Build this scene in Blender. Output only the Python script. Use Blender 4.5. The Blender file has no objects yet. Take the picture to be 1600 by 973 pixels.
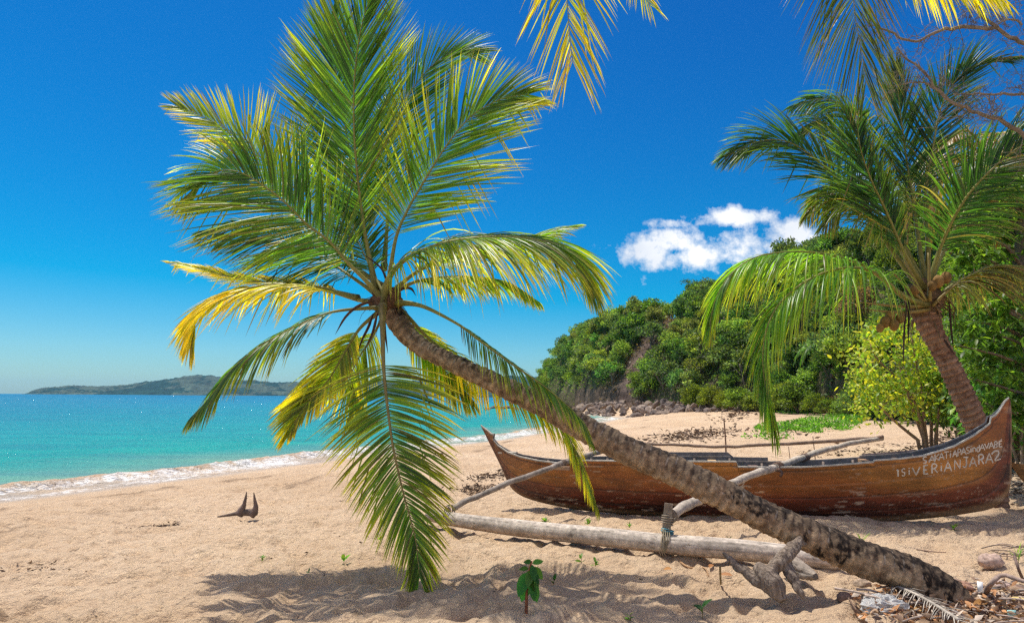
import bpy, math, random
import numpy as np
from mathutils import Matrix, Vector
from mathutils.bvhtree import BVHTree

# ------------------------------------------------------------------ camera, sky, sun
SC = bpy.context.scene
COL = SC.collection
FPX = 1067.0                      # focal length for a 1600 px wide picture
CAMZ = 2.0
PITCH = math.radians(7.13)
ROLL = math.radians(0.4)
SUN_EL = math.radians(70)
SUN_AZ = math.radians(-48)        # left of the view direction (+Y)

_f = np.array([0, math.cos(PITCH), math.sin(PITCH)])
_r0 = np.array([1.0, 0, 0]); _u0 = np.array([0, -math.sin(PITCH), math.cos(PITCH)])
_R = _r0 * math.cos(ROLL) + _u0 * math.sin(ROLL)
_U = -_r0 * math.sin(ROLL) + _u0 * math.cos(ROLL)
CAM = np.array([0, 0, CAMZ])

cd = bpy.data.cameras.new('camera')
cam = bpy.data.objects.new('camera', cd); COL.objects.link(cam)
cd.sensor_width = 36; cd.lens = 36 * FPX / 1600
cd.clip_start = 0.05; cd.clip_end = 20000
M = Matrix.Identity(4)
for i in range(3):
    M[i][0] = _R[i]; M[i][1] = _U[i]; M[i][2] = -_f[i]; M[i][3] = CAM[i]
cam.matrix_world = M
SC.camera = cam

vs = SC.view_settings
vs.view_transform = 'Standard'; vs.look = 'None'; vs.gamma = 1; vs.exposure = 0.28
vs.use_curve_mapping = False
SC.cycles.use_denoising = False; SC.cycles.filter_width = 1.4; SC.cycles.sample_clamp_direct = 0
SC.cycles.max_bounces = 6; SC.cycles.transparent_max_bounces = 8
SC.cycles.sample_clamp_indirect = 6
SC.cycles.caustics_reflective = False; SC.cycles.caustics_refractive = False

def ray(px, py):
    return _f + (px - 800) / FPX * _R + (486.5 - py) / FPX * _U
def at(px, py, Y):
    d = ray(px, py)
    return CAM + d * (Y / d[1])
def at_z(px, py, z):
    d = ray(px, py)
    return CAM + d * ((z - CAMZ) / d[2])

world = bpy.data.worlds.new('World'); SC.world = world; world.use_nodes = True
def build_world():
    nt = world.node_tree; nt.nodes.clear(); N = nt.nodes.new; L = nt.links.new
    out = N('ShaderNodeOutputWorld'); bg = N('ShaderNodeBackground'); bg.inputs[1].default_value = 0.085
    sky = N('ShaderNodeTexSky'); sky.sky_type = 'NISHITA'; sky.sun_disc = False
    sky.sun_elevation = SUN_EL; sky.sun_rotation = SUN_AZ
    sky.air_density = 1.0; sky.dust_density = 0.3; sky.ozone_density = 3.0; sky.altitude = 0
    hs = N('ShaderNodeHueSaturation'); hs.inputs['Saturation'].default_value = 1.28; hs.inputs['Hue'].default_value = 0.497
    L(sky.outputs[0], hs.inputs['Color'])
    # clear tropical air: deeper blue overhead, plus an added out-of-frame sun glow for warm fill
    va = N('ShaderNodeVectorMath'); va.operation = 'MULTIPLY_ADD'; L(hs.outputs[0], va.inputs[0]); va.inputs[1].default_value = (0.92, 1.02, 1.12); va.inputs[2].default_value = (-2.1, -0.6, 0.1)
    vm = N('ShaderNodeVectorMath'); vm.operation = 'MAXIMUM'; L(va.outputs[0], vm.inputs[0]); vm.inputs[1].default_value = (0.05, 0.2, 0.5)
    # a bank of fair-weather cumulus low over the headland, laid out by world direction
    tc = N('ShaderNodeTexCoord'); sep = N('ShaderNodeSeparateXYZ'); L(tc.outputs['Generated'], sep.inputs[0])
    def m(op, a, b=None, c=None, clamp=False):
        n = N('ShaderNodeMath'); n.operation = op; n.use_clamp = clamp
        for i, v in enumerate((a, b, c)):
            if v is None: continue
            if isinstance(v, (int, float)): n.inputs[i].default_value = v
            else: L(v, n.inputs[i])
        return n.outputs[0]
    dt = N('ShaderNodeVectorMath'); dt.operation = 'DOT_PRODUCT'; L(tc.outputs['Generated'], dt.inputs[0])
    dt.inputs[1].default_value = (math.sin(SUN_AZ) * math.cos(SUN_EL), math.cos(SUN_AZ) * math.cos(SUN_EL), math.sin(SUN_EL))
    glow = m('MULTIPLY', m('EXPONENT', m('MULTIPLY', m('SUBTRACT', 1.0, dt.outputs['Value']), -45.0)), 60.0)
    # unseen fill glow added to lift shadows: cloudy cap overhead, bank behind the viewer
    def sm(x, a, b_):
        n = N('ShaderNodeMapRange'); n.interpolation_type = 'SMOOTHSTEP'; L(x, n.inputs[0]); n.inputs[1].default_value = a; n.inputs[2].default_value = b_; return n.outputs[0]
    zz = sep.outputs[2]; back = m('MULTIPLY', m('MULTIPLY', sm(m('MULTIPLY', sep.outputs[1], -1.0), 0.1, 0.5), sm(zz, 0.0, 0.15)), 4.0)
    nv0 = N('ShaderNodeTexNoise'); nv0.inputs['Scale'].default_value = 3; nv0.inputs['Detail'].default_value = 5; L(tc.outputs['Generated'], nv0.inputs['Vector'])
    fill_veil = m('MULTIPLY', m('MAXIMUM', m('MULTIPLY', sm(zz, 0.60, 0.82), 4.7), back), m('ADD', nv0.outputs[0], 0.5))
    glow = m('ADD', glow, fill_veil)
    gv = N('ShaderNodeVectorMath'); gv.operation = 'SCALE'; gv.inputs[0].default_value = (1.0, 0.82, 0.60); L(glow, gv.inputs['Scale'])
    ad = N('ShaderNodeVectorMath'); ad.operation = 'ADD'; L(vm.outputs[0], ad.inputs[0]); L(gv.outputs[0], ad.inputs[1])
    yy = m('MAXIMUM', sep.outputs[1], 0.05)
    u = m('DIVIDE', sep.outputs[0], yy); v = m('DIVIDE', sep.outputs[2], yy)
    cmb = N('ShaderNodeCombineXYZ'); L(u, cmb.inputs[0]); L(v, cmb.inputs[1])
    nz = N('ShaderNodeTexNoise'); nz.inputs['Scale'].default_value = 17; nz.inputs['Detail'].default_value = 12; nz.inputs['Roughness'].default_value = 0.66
    L(cmb.outputs[0], nz.inputs['Vector'])
    nz2 = N('ShaderNodeTexNoise'); nz2.inputs['Scale'].default_value = 7; nz2.inputs['Detail'].default_value = 4
    L(cmb.outputs[0], nz2.inputs['Vector'])
    puffs = [(1145, 339, 70, 15, 1.0), (1050, 350, 32, 9, .75), (1003, 394, 60, 21, 1.0), (1055, 378, 38, 24, 1.0), (1090, 402, 60, 20, 1.0),
             (1160, 390, 52, 26, 1.0), (1120, 400, 80, 22, 1.0), (1240, 366, 50, 22, 1.05), (1215, 388, 45, 16, .9), (945, 390, 16, 9, .65), (1005, 440, 8, 12, .45), (944, 438, 7, 6, .35),
             (1280, 392, 22, 8, .6), (1350, 300, 110, 60, .35)]
    tot = None
    for (px, py, a, b, s) in puffs:
        d = ray(px, py); cu = d[0] / d[1]; cv = d[2] / d[1]
        du = m('MULTIPLY', m('SUBTRACT', u, cu), FPX / a / 1.3); dv = m('MULTIPLY', m('SUBTRACT', v, cv), FPX / b / 1.3)
        r2 = m('ADD', m('MULTIPLY', du, du), m('MULTIPLY', dv, dv))
        g = m('MULTIPLY', m('EXPONENT', m('MULTIPLY', r2, -1.1)), s)
        tot = g if tot is None else m('MAXIMUM', tot, g)
    nn = m('MULTIPLY', m('SUBTRACT', nz.outputs[0], 0.5), 3.0)
    dens = m('MULTIPLY', m('SUBTRACT', m('ADD', tot, m('MULTIPLY', nn, m('MINIMUM', m('MULTIPLY', tot, 3.0), 1.0))), 0.36), 1.8, clamp=True)
    dens = m('MULTIPLY', dens, m('SUBTRACT', 1.0, m('LESS_THAN', sep.outputs[1], 0.1)))
    ramp = N('ShaderNodeMapRange'); L(nz2.outputs[0], ramp.inputs[0]); ramp.inputs[1].default_value = 0.3; ramp.inputs[2].default_value = 0.6
    cc = N('ShaderNodeMix'); cc.data_type = 'RGBA'; L(ramp.outputs[0], cc.inputs[0])
    cc.inputs[6].default_value = (7.2, 7.9, 9.0, 1); cc.inputs[7].default_value = (10.5, 10.6, 10.8, 1)
    mx = N('ShaderNodeMix'); mx.data_type = 'RGBA'; L(dens, mx.inputs[0]); L(ad.outputs[0], mx.inputs[6]); L(cc.outputs[2], mx.inputs[7])
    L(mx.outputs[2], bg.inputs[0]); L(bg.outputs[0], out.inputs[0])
build_world()

sd = bpy.data.lights.new('sun', 'SUN'); sd.energy = 4.0; sd.angle = math.radians(0.53); sd.color = (1.0, 0.95, 0.86)
sun = bpy.data.objects.new('sun', sd); COL.objects.link(sun)
_sdir = Vector((math.sin(SUN_AZ) * math.cos(SUN_EL), math.cos(SUN_AZ) * math.cos(SUN_EL), math.sin(SUN_EL)))
sun.rotation_euler = _sdir.to_track_quat('Z', 'Y').to_euler(); sun.location = (0, 0, 60)

# ------------------------------------------------------------------ numeric helpers
def _hash(ix, iy, iz, seed):
    h = (ix * 374761393 + iy * 668265263 + iz * 2147483647 + seed * 974634777) & 0xffffffff
    h = ((h ^ (h >> 13)) * 1274126177) & 0xffffffff
    h = ((h ^ (h >> 16)) * 2246822519) & 0xffffffff
    return (h ^ (h >> 15)) / 4294967295.0
def vnoise(p, seed=0):
    """value noise in 0..1 of points (...,2 or 3)"""
    p = np.asarray(p, float)
    if p.shape[-1] == 2:
        fx, fy = p[..., 0], p[..., 1]
        ix = np.floor(fx).astype(np.int64); iy = np.floor(fy).astype(np.int64)
        tx = fx - ix; ty = fy - iy; tx = tx * tx * (3 - 2 * tx); ty = ty * ty * (3 - 2 * ty)
        z = np.zeros_like(ix)
        a = _hash(ix, iy, z, seed); b = _hash(ix + 1, iy, z, seed); c = _hash(ix, iy + 1, z, seed); d = _hash(ix + 1, iy + 1, z, seed)
        return (a * (1 - tx) + b * tx) * (1 - ty) + (c * (1 - tx) + d * tx) * ty
    i = np.floor(p).astype(np.int64); t = p - i; t = t * t * (3 - 2 * t)
    r = 0
    for dx in (0, 1):
        for dy in (0, 1):
            for dz in (0, 1):
                w = (t[..., 0] if dx else 1 - t[..., 0]) * (t[..., 1] if dy else 1 - t[..., 1]) * (t[..., 2] if dz else 1 - t[..., 2])
                r = r + w * _hash(i[..., 0] + dx, i[..., 1] + dy, i[..., 2] + dz, seed)
    return r
def fbm(p, oct=4, seed=0, gain=0.5):
    p = np.asarray(p, float); a = 1.0; s = 0; n = 0
    for k in range(oct):
        s = s + a * vnoise(p * (2.03 ** k) + 17.3 * k, seed + k); n += a; a *= gain
    return s / n
def sstep(a, b, x):
    t = np.clip((x - a) / (b - a), 0, 1); return t * t * (3 - 2 * t)
def nrm(v): return v / np.maximum(np.linalg.norm(v, axis=-1, keepdims=True), 1e-9)
def spline(pts, n):
    """Catmull-Rom through the control points, n even samples"""
    P = np.array(pts, float); P = np.vstack([2 * P[0] - P[1], P, 2 * P[-1] - P[-2]])
    out = []
    for i in range(1, len(P) - 2):
        t = np.linspace(0, 1, 24, endpoint=False)[:, None]
        a, b, c, d = P[i - 1], P[i], P[i + 1], P[i + 2]
        out.append(0.5 * (2 * b + (c - a) * t + (2 * a - 5 * b + 4 * c - d) * t ** 2 + (3 * b - a - 3 * c + d) * t ** 3))
    out.append(P[-2][None]); Q = np.vstack(out)
    s = np.r_[0, np.cumsum(np.linalg.norm(np.diff(Q[:, :3], axis=0), axis=1))]
    t = np.linspace(0, s[-1], n)
    return np.stack([np.interp(t, s, Q[:, k]) for k in range(Q.shape[1])], 1)

class MB:
    """collects vertices, quads and vertex colours; build() links them as one mesh object"""
    def __init__(self): self.v = []; self.f = []; self.c = []; self.mi = []; self.n = 0
    def add(self, v, f, c=(0.5, 0.5, 0.5), mi=0):
        v = np.asarray(v, float).reshape(-1, 3); f = np.asarray(f, np.int64).reshape(-1, 4)
        c = np.asarray(c, float)
        if c.ndim == 1: c = np.tile(c, (len(v), 1))
        self.v.append(v); self.f.append(f + self.n); self.c.append(c.reshape(-1, 3)); self.mi.append(np.full(len(f), mi)); self.n += len(v)
    def grid(self, P, c=(0.5, 0.5, 0.5), mi=0, wrap=False):
        P = np.asarray(P, float); a, b = P.shape[:2]
        idx = np.arange(a * b).reshape(a, b)
        if wrap: idx = np.concatenate([idx, idx[:, :1]], 1)
        f = np.stack([idx[:-1, :-1], idx[1:, :-1], idx[1:, 1:], idx[:-1, 1:]], -1).reshape(-1, 4)
        c = np.asarray(c, float)
        if c.ndim == 3: c = c.reshape(-1, 3)
        self.add(P.reshape(-1, 3), f, c, mi)
    def tube(self, path, rad, seg=8, c=(0.5, 0.5, 0.5), mi=0, flat=1.0, caps=True):
        P = np.asarray(path, float); n = len(P)
        R = np.broadcast_to(np.asarray(rad, float), (n,)) if np.ndim(rad) < 2 else rad
        if caps:
            P = np.vstack([P[:1], P, P[-1:]]); R = np.r_[1e-4, R, 1e-4]
            c = np.asarray(c, float)
            if c.ndim == 2: c = np.vstack([c[:1], c, c[-1:]])
        F = tube_frames(P)
        a = np.linspace(0, 2 * math.pi, seg, endpoint=False)
        ring = F[0][:, None] * np.cos(a)[None, :, None] + F[1][:, None] * np.sin(a)[None, :, None] * flat
        V = P[:, None] + ring * R[:, None, None]
        c = np.asarray(c, float)
        if c.ndim == 2: c = np.repeat(c[:, None], seg, 1)
        self.grid(V, c, mi, wrap=True)
    def box(self, cx, half, axes=None, c=(0.5, 0.5, 0.5), mi=0):
        s = np.array([[-1, -1, -1], [1, -1, -1], [1, 1, -1], [-1, 1, -1], [-1, -1, 1], [1, -1, 1], [1, 1, 1], [-1, 1, 1]], float) * np.array(half)
        A = np.eye(3) if axes is None else np.array(axes)
        self.add(s @ A + np.array(cx), [[0, 3, 2, 1], [4, 5, 6, 7], [0, 1, 5, 4], [1, 2, 6, 5], [2, 3, 7, 6], [3, 0, 4, 7]], c, mi)
    def data(self, name, mats, smooth=True, origin=(0, 0, 0)):
        V = np.vstack(self.v) - np.array(origin, float); F = np.vstack(self.f); C = np.vstack(self.c)
        me = bpy.data.meshes.new(name)
        me.vertices.add(len(V)); me.vertices.foreach_set('co', V.astype(np.float32).ravel())
        me.loops.add(F.size); me.loops.foreach_set('vertex_index', F.astype(np.int32).ravel())
        me.polygons.add(len(F)); me.polygons.foreach_set('loop_start', np.arange(0, F.size, 4, dtype=np.int32))
        me.polygons.foreach_set('material_index', np.concatenate(self.mi).astype(np.int32))
        me.polygons.foreach_set('use_smooth', np.full(len(F), smooth))
        me.update(calc_edges=True)
        ca = me.color_attributes.new('col', 'FLOAT_COLOR', 'POINT')
        ca.data.foreach_set('color', np.c_[C, np.ones(len(C))].astype(np.float32).ravel())
        for m_ in (mats if isinstance(mats, (list, tuple)) else [mats]): me.materials.append(m_)
        return me
    def build(self, name, mats, parent=None, smooth=True, origin=None):
        """vertices are world coordinates; a part is moved into its thing's space"""
        o0 = np.array(parent.location) if (parent is not None and origin is None) else np.array(origin if origin is not None else (0, 0, 0), float)
        if parent is not None and parent.parent is not None: o0 = o0 + np.array(parent.parent.location)
        o = bpy.data.objects.new(name, self.data(name, mats, smooth, o0)); COL.objects.link(o)
        if parent is not None: o.parent = parent
        else: o.location = o0
        return o
def tube_frames(P):
    T = nrm(np.gradient(P, axis=0) + 1e-9 * np.array([0.3, 0.2, 1.0]))
    for i in range(len(T)):
        if np.linalg.norm(T[i]) < 0.5: T[i] = T[i - 1]
    ref = np.array([0, 0, 1.0]) if abs(T[0][2]) < 0.9 else np.array([1.0, 0, 0])
    a = nrm(np.cross(T[0], ref)); A = [a]
    for i in range(1, len(P)):
        a = a - T[i] * np.dot(a, T[i]); a = a / max(np.linalg.norm(a), 1e-9); A.append(a)
    A = np.array(A); return A, np.cross(T, A)

def tag(o, label=None, cat=None, group=None, kind=None):
    if label: o['label'] = label
    if cat: o['category'] = cat
    if group: o['group'] = group
    if kind: o['kind'] = kind
    return o
def empty(name, loc, label, cat, group=None):
    o = bpy.data.objects.new(name, None); COL.objects.link(o); o.location = tuple(loc); o.empty_display_size = 0.1
    return tag(o, label, cat, group)
def copy_tree(src, parent=None):
    c = src.copy(); COL.objects.link(c); c.parent = parent
    for ch in list(src.children):
        copy_tree(ch, c)
    return c

# ------------------------------------------------------------------ materials
class MatB:
    def __init__(self, name):
        self.m = bpy.data.materials.new(name); self.m.use_nodes = True
        self.nt = self.m.node_tree; self.nt.nodes.clear()
        self.out = self.N('ShaderNodeOutputMaterial')
    def N(self, t, **kw):
        n = self.nt.nodes.new(t)
        for k, v in kw.items(): setattr(n, k, v)
        return n
    def L(self, a, b): self.nt.links.new(a, b)
    def attr(self, name='col'):
        return self.N('ShaderNodeAttribute', attribute_name=name).outputs['Color']
    def coord(self, scale=(1, 1, 1)):
        tc = self.N('ShaderNodeTexCoord'); mp = self.N('ShaderNodeMapping'); mp.inputs['Scale'].default_value = scale
        self.L(tc.outputs['Object'], mp.inputs[0]); return mp.outputs[0]
    def noise(self, scale, detail=4, rough=0.5, vec=None):
        n = self.N('ShaderNodeTexNoise'); n.inputs['Scale'].default_value = scale; n.inputs['Detail'].default_value = detail; n.inputs['Roughness'].default_value = rough
        if vec is not None: self.L(vec, n.inputs['Vector'])
        return n.outputs[0]
    def remap(self, x, a, b, c=0, d=1):
        n = self.N('ShaderNodeMapRange'); self.L(x, n.inputs[0])
        for i, v in enumerate((a, b, c, d)): n.inputs[i + 1].default_value = v
        return n.outputs[0]
    def mix(self, f, a, b, mode='MIX'):
        n = self.N('ShaderNodeMix', data_type='RGBA', blend_type=mode)
        for i, v in ((0, f), (6, a), (7, b)):
            if hasattr(v, 'is_linked'): self.L(v, n.inputs[i])
            elif isinstance(v, (int, float)): n.inputs[i].default_value = v
            else: n.inputs[i].default_value = (*v, 1)
        return n.outputs[2]
    def math(self, op, a, b=0.0, clamp=False):
        n = self.N('ShaderNodeMath', operation=op, use_clamp=clamp)
        for i, v in ((0, a), (1, b)):
            if hasattr(v, 'is_linked'): self.L(v, n.inputs[i])
            else: n.inputs[i].default_value = v
        return n.outputs[0]
    def bump(self, h, strength=0.5, dist=0.01, normal=None):
        n = self.N('ShaderNodeBump'); n.inputs['Strength'].default_value = strength; n.inputs['Distance'].default_value = dist
        self.L(h, n.inputs['Height'])
        if normal is not None: self.L(normal, n.inputs['Normal'])
        return n.outputs[0]
    def pbr(self, col, rough=0.8, spec=0.3, normal=None):
        p = self.N('ShaderNodeBsdfPrincipled')
        if hasattr(col, 'is_linked'): self.L(col, p.inputs['Base Color'])
        else: p.inputs['Base Color'].default_value = (*col, 1)
        if hasattr(rough, 'is_linked'): self.L(rough, p.inputs['Roughness'])
        else: p.inputs['Roughness'].default_value = rough
        p.inputs['Specular IOR Level'].default_value = spec
        if normal is not None: self.L(normal, p.inputs['Normal'])
        return p
    def done(self, sh):
        self.L(sh.outputs[0], self.out.inputs[0]); return self.m

def leaf_material(name, trans=0.45, rough=0.4, spec=0.5, hue_var=0.03, val_var=0.35, boost=1.6, warm=(1.15, 1.05, 0.6)):
    b = MatB(name)
    info = b.N('ShaderNodeObjectInfo')
    hs = b.N('ShaderNodeHueSaturation'); b.L(b.attr(), hs.inputs['Color'])
    b.L(b.remap(info.outputs['Random'], 0, 1, 0.5 - hue_var, 0.5 + hue_var), hs.inputs['Hue'])
    b.L(b.remap(b.math('FRACT', b.math('MULTIPLY', info.outputs['Random'], 7.31)), 0, 1, 1 - val_var, 1 + val_var), hs.inputs['Value'])
    col = hs.outputs[0]
    p = b.pbr(col, rough, spec)
    tcol = b.mix(1.0, col, tuple(boost * w for w in warm), 'MULTIPLY')
    t = b.N('ShaderNodeBsdfTranslucent'); b.L(tcol, t.inputs[0])
    mx = b.N('ShaderNodeMixShader'); mx.inputs[0].default_value = trans
    b.L(p.outputs[0], mx.inputs[1]); b.L(t.outputs[0], mx.inputs[2])
    return b.done(mx)
def vcol_material(name, rough=0.85, spec=0.2, nscale=40, nstr=0.4, ndist=0.01, mottle=0.35, stretch=(1, 1, 1)):
    b = MatB(name); vec = b.coord(stretch)
    n1 = b.noise(nscale, 6, 0.65, vec); n2 = b.noise(nscale * 0.23, 3, 0.5, vec)
    col = b.mix(1.0, b.attr(), b.mix(b.remap(n1, 0.3, 0.7), (1 - mottle,) * 3, (1 + mottle,) * 3), 'MULTIPLY')
    col = b.mix(1.0, col, b.mix(b.remap(n2, 0.3, 0.7), (1 - mottle * .6,) * 3, (1 + mottle * .6,) * 3), 'MULTIPLY')
    return b.done(b.pbr(col, rough, spec, b.bump(n1, nstr, ndist)))

def sand_material():
    b = MatB('sand'); vec = b.coord()
    big = b.noise(0.35, 4, 0.5, vec); mid = b.noise(2.2, 5, 0.6, vec); fine = b.noise(60, 5, 0.7, vec); grain = b.noise(420, 3, 0.7, vec)
    c = b.mix(b.remap(big, 0.35, 0.65), (0.56, 0.41, 0.265), (0.68, 0.52, 0.36))
    c = b.mix(b.remap(mid, 0.35, 0.7, 0, 0.5), c, (0.50, 0.335, 0.20))
    c = b.mix(b.remap(fine, 0.45, 0.75, 0, 0.5), c, (0.38, 0.25, 0.15))
    c = b.mix(b.remap(grain, 0.58, 0.72, 0, 0.5), c, (0.27, 0.17, 0.10))
    c = b.mix(b.remap(b.noise(11, 6, 0.72, vec), 0.50, 0.68, 0, 0.55), c, (0.40, 0.265, 0.165))
    c = b.mix(b.remap(b.noise(24, 4, 0.7, vec), 0.68, 0.74, 0, 0.8), c, (0.17, 0.105, 0.07))
    at_ = b.N('ShaderNodeAttribute', attribute_name='col'); sp = b.N('ShaderNodeSeparateColor'); b.L(at_.outputs['Color'], sp.inputs[0])
    c = b.mix(sp.outputs[0], c, (0.46, 0.37, 0.28))            # wet swash band
    c = b.mix(b.math('MULTIPLY', sp.outputs[1], b.remap(fine, 0.35, 0.6, 0.3, 1)), c, (0.16, 0.10, 0.06))   # wrack line, decaying leaves
    rough = b.remap(sp.outputs[0], 0, 1, 0.95, 0.45)
    h = b.math('ADD', b.math('MULTIPLY', b.noise(9, 5, 0.62, vec), 0.9), b.math('MULTIPLY', fine, 0.18))
    h = b.math('ADD', h, b.math('MULTIPLY', grain, 0.03))
    return b.done(b.pbr(c, rough, 0.2, b.bump(h, 1.0, 0.11)))

def sea_material():
    b = MatB('sea_water'); vec = b.coord((1, 1, 1))
    at_ = b.N('ShaderNodeAttribute', attribute_name='col'); sp = b.N('ShaderNodeSeparateColor'); b.L(at_.outputs['Color'], sp.inputs[0])
    deep = sp.outputs[0]; foam = sp.outputs[1]; silt = sp.outputs[2]
    n = b.noise(0.05, 4, 0.55, b.coord((0.35, 1, 1))); n2 = b.noise(0.5, 5, 0.6, b.coord((0.4, 1, 1)))
    dd = b.math('ADD', deep, b.math('MULTIPLY', b.math('SUBTRACT', n, 0.5), 0.35))
    ramp = b.N('ShaderNodeValToRGB'); b.L(dd, ramp.inputs[0]); e = ramp.color_ramp.elements
    e[0].position = 0.0; e[0].color = (0.46, 0.37, 0.27, 1)
    e[1].position = 1.0; e[1].color = (0.0, 0.15, 0.29, 1)
    for p_, c_ in ((0.03, (0.12, 0.33, 0.27, 1)), (0.12, (0.0, 0.31, 0.29, 1)), (0.35, (0.0, 0.28, 0.33, 1)), (0.7, (0.0, 0.21, 0.33, 1))):
        x = e.new(p_); x.color = c_
    col = b.mix(b.remap(n2, 0.38, 0.66, 0, 0.4), ramp.outputs[0], (0.0, 0.13, 0.24))
    col = b.mix(silt, col, (0.50, 0.36, 0.24))
    fo = b.noise(7, 6, 0.7, vec)
    fm = b.math('MULTIPLY', b.math('SUBTRACT', b.math('ADD', foam, b.math('MULTIPLY', fo, 0.9)), 0.8), 3.5, clamp=True)
    col = b.mix(fm, col, (0.85, 0.84, 0.82))
    w1 = b.noise(1.2, 6, 0.68, b.coord((0.55, 1, 1))); w2 = b.noise(7, 4, 0.65, b.coord((0.7, 1, 1)))
    h = b.math('ADD', b.math('MULTIPLY', w1, 1.0), b.math('MULTIPLY', w2, 0.14))
    nb = b.bump(h, 1.0, 0.6)
    # steep wavelets: scattered facets tilted enough to catch the sun
    vo = b.N('ShaderNodeTexVoronoi'); vo.inputs['Scale'].default_value = 7.0; b.L(vec, vo.inputs['Vector'])
    sc_ = b.N('ShaderNodeSeparateColor'); b.L(vo.outputs['Color'], sc_.inputs[0])
    sel = b.math('GREATER_THAN', b.math('ADD', sc_.outputs[2], b.remap(b.noise(0.12, 3, 0.6, b.coord((0.3, 1, 1))), 0.40, 0.62, -0.10, 0.035)), 0.96)
    tx = b.math('MULTIPLY', b.math('MULTIPLY', b.math('SUBTRACT', sc_.outputs[0], 0.5), 1.4), sel)
    ty = b.math('MULTIPLY', b.math('MULTIPLY', sc_.outputs[1], -0.95), sel)
    cx = b.N('ShaderNodeCombineXYZ'); b.L(tx, cx.inputs[0]); b.L(ty, cx.inputs[1])
    av = b.N('ShaderNodeVectorMath', operation='ADD'); b.L(nb, av.inputs[0]); b.L(cx.outputs[0], av.inputs[1])
    nv = b.N('ShaderNodeVectorMath', operation='NORMALIZE'); b.L(av.outputs[0], nv.inputs[0])
    df = b.N('ShaderNodeBsdfDiffuse'); b.L(col, df.inputs[0]); b.L(nb, df.inputs['Normal'])
    gl = b.N('ShaderNodeBsdfGlossy'); b.L(nv.outputs[0], gl.inputs['Normal']); b.L(b.math('SUBTRACT', 0.40, b.math('MULTIPLY', sel, 0.27)), gl.inputs['Roughness'])
    mx = b.N('ShaderNodeMixShader'); b.L(b.remap(fm, 0, 1, 0.045, 0.0), mx.inputs[0]); b.L(df.outputs[0], mx.inputs[1]); b.L(gl.outputs[0], mx.inputs[2])
    return b.done(mx)

M_SAND = sand_material(); M_SEA = sea_material()
M_FROND = leaf_material('palm_leaflet', trans=0.45, rough=0.36, spec=0.5, hue_var=0.0, val_var=0.0, boost=3.3, warm=(1.0, 1.1, 0.4))
M_LEAF = leaf_material('tree_leaf', trans=0.48, rough=0.45, spec=0.4, hue_var=0.025, val_var=0.3, boost=2.2, warm=(1.2, 1.1, 0.5))
M_BARK = vcol_material('palm_bark', 0.9, 0.15, 55, 0.6, 0.012, 0.4)
M_STALK = vcol_material('frond_stalk', 0.5, 0.35, 30, 0.15, 0.004, 0.2)
M_FIBRE = vcol_material('palm_fibre', 0.95, 0.1, 45, 0.8, 0.02, 0.5, (1, 1, 4))
M_WOOD = vcol_material('weathered_wood', 0.85, 0.2, 22, 0.6, 0.008, 0.35)
M_HULL = vcol_material('varnished_hull', 0.42, 0.4, 16, 0.25, 0.004, 0.22, (0.25, 1, 1.6))
M_TWIG = vcol_material('twig_bark', 0.9, 0.15, 30, 0.5, 0.006, 0.3)
M_ROCK = vcol_material('rock', 0.9, 0.2, 3.0, 0.9, 0.15, 0.35)
M_SOIL = vcol_material('hill_soil', 0.95, 0.1, 0.8, 1.0, 0.6, 0.45)
M_HUSK = vcol_material('coconut_husk', 0.8, 0.25, 30, 0.5, 0.008, 0.3)
M_PAINT = vcol_material('white_lettering', 0.9, 0.1, 60, 0.1, 0.001, 0.15)
M_ROPE = vcol_material('rope', 0.9, 0.1, 120, 0.6, 0.003, 0.3)
M_DRY = leaf_material('dry_leaf', trans=0.15, rough=0.7, spec=0.2, hue_var=0.01, val_var=0.3, boost=1.2, warm=(1.1, 1, 0.8))

# ------------------------------------------------------------------ ground and sea
SHORE_PX = [(0, 783), (250, 752), (500, 720), (640, 703), (780, 687), (880, 670), (950, 657)]
shore = [(-34, -60), (-22, -16), (-16.5, 0)] + [tuple(at_z(x, y, 0.0)[:2]) for x, y in SHORE_PX] + [(10.5, 66), (8.5, 84), (6.5, 104), (4.5, 128), (8, 150), (40, 190), (160, 330)]
shore = np.array(shore)
def shore_dist(X, Y):
    best = np.full(X.shape, 1e9); sg = np.ones(X.shape)
    for i in range(len(shore) - 1):
        a, b_ = shore[i], shore[i + 1]; d = b_ - a; L2 = d @ d
        t = np.clip(((X - a[0]) * d[0] + (Y - a[1]) * d[1]) / L2, 0, 1)
        ex = X - a[0] - t * d[0]; ey = Y - a[1] - t * d[1]; q = np.hypot(ex, ey)
        cr = d[0] * ey - d[1] * ex
        u = q < best; best = np.where(u, q, best); sg = np.where(u, np.where(cr < 0, 1, -1), sg)
    return best * sg
HB = np.array([(700, 150), (840, 128), (930, 90), (1050, 74), (1200, 60), (1350, 43), (1480, 31), (1600, 25), (1900, 19), (2600, 14)], float)
HT = np.array([(700, 640), (828, 628), (842, 606), (858, 578), (885, 553), (930, 530), (980, 510), (1030, 505), (1065, 500), (1100, 486), (1150, 466), (1200, 452), (1300, 412), (1400, 372), (1500, 356), (1700, 330), (2600, 300)], float)
def px_of(X, Y): return 800 + FPX * X / np.maximum(Y, 0.01) * 1.0 / math.cos(PITCH) * math.cos(PITCH)
def ground_base(X, Y):
    s = shore_dist(X, Y)
    z = np.where(s > 0, 0.5 * (1 - np.exp(-s / 4.6)), np.maximum(s * 0.085, -2.5))
    px = 800 + FPX * X / np.maximum(Y, 0.5)
    hb = np.interp(px, HB[:, 0], HB[:, 1])
    t = np.where(Y > 2, Y / hb, 0)
    z = z + np.where(s > 0, 0.45 * sstep(0.55, 1.0, t) * sstep(0, 6, s), 0)
    return z, s
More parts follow.
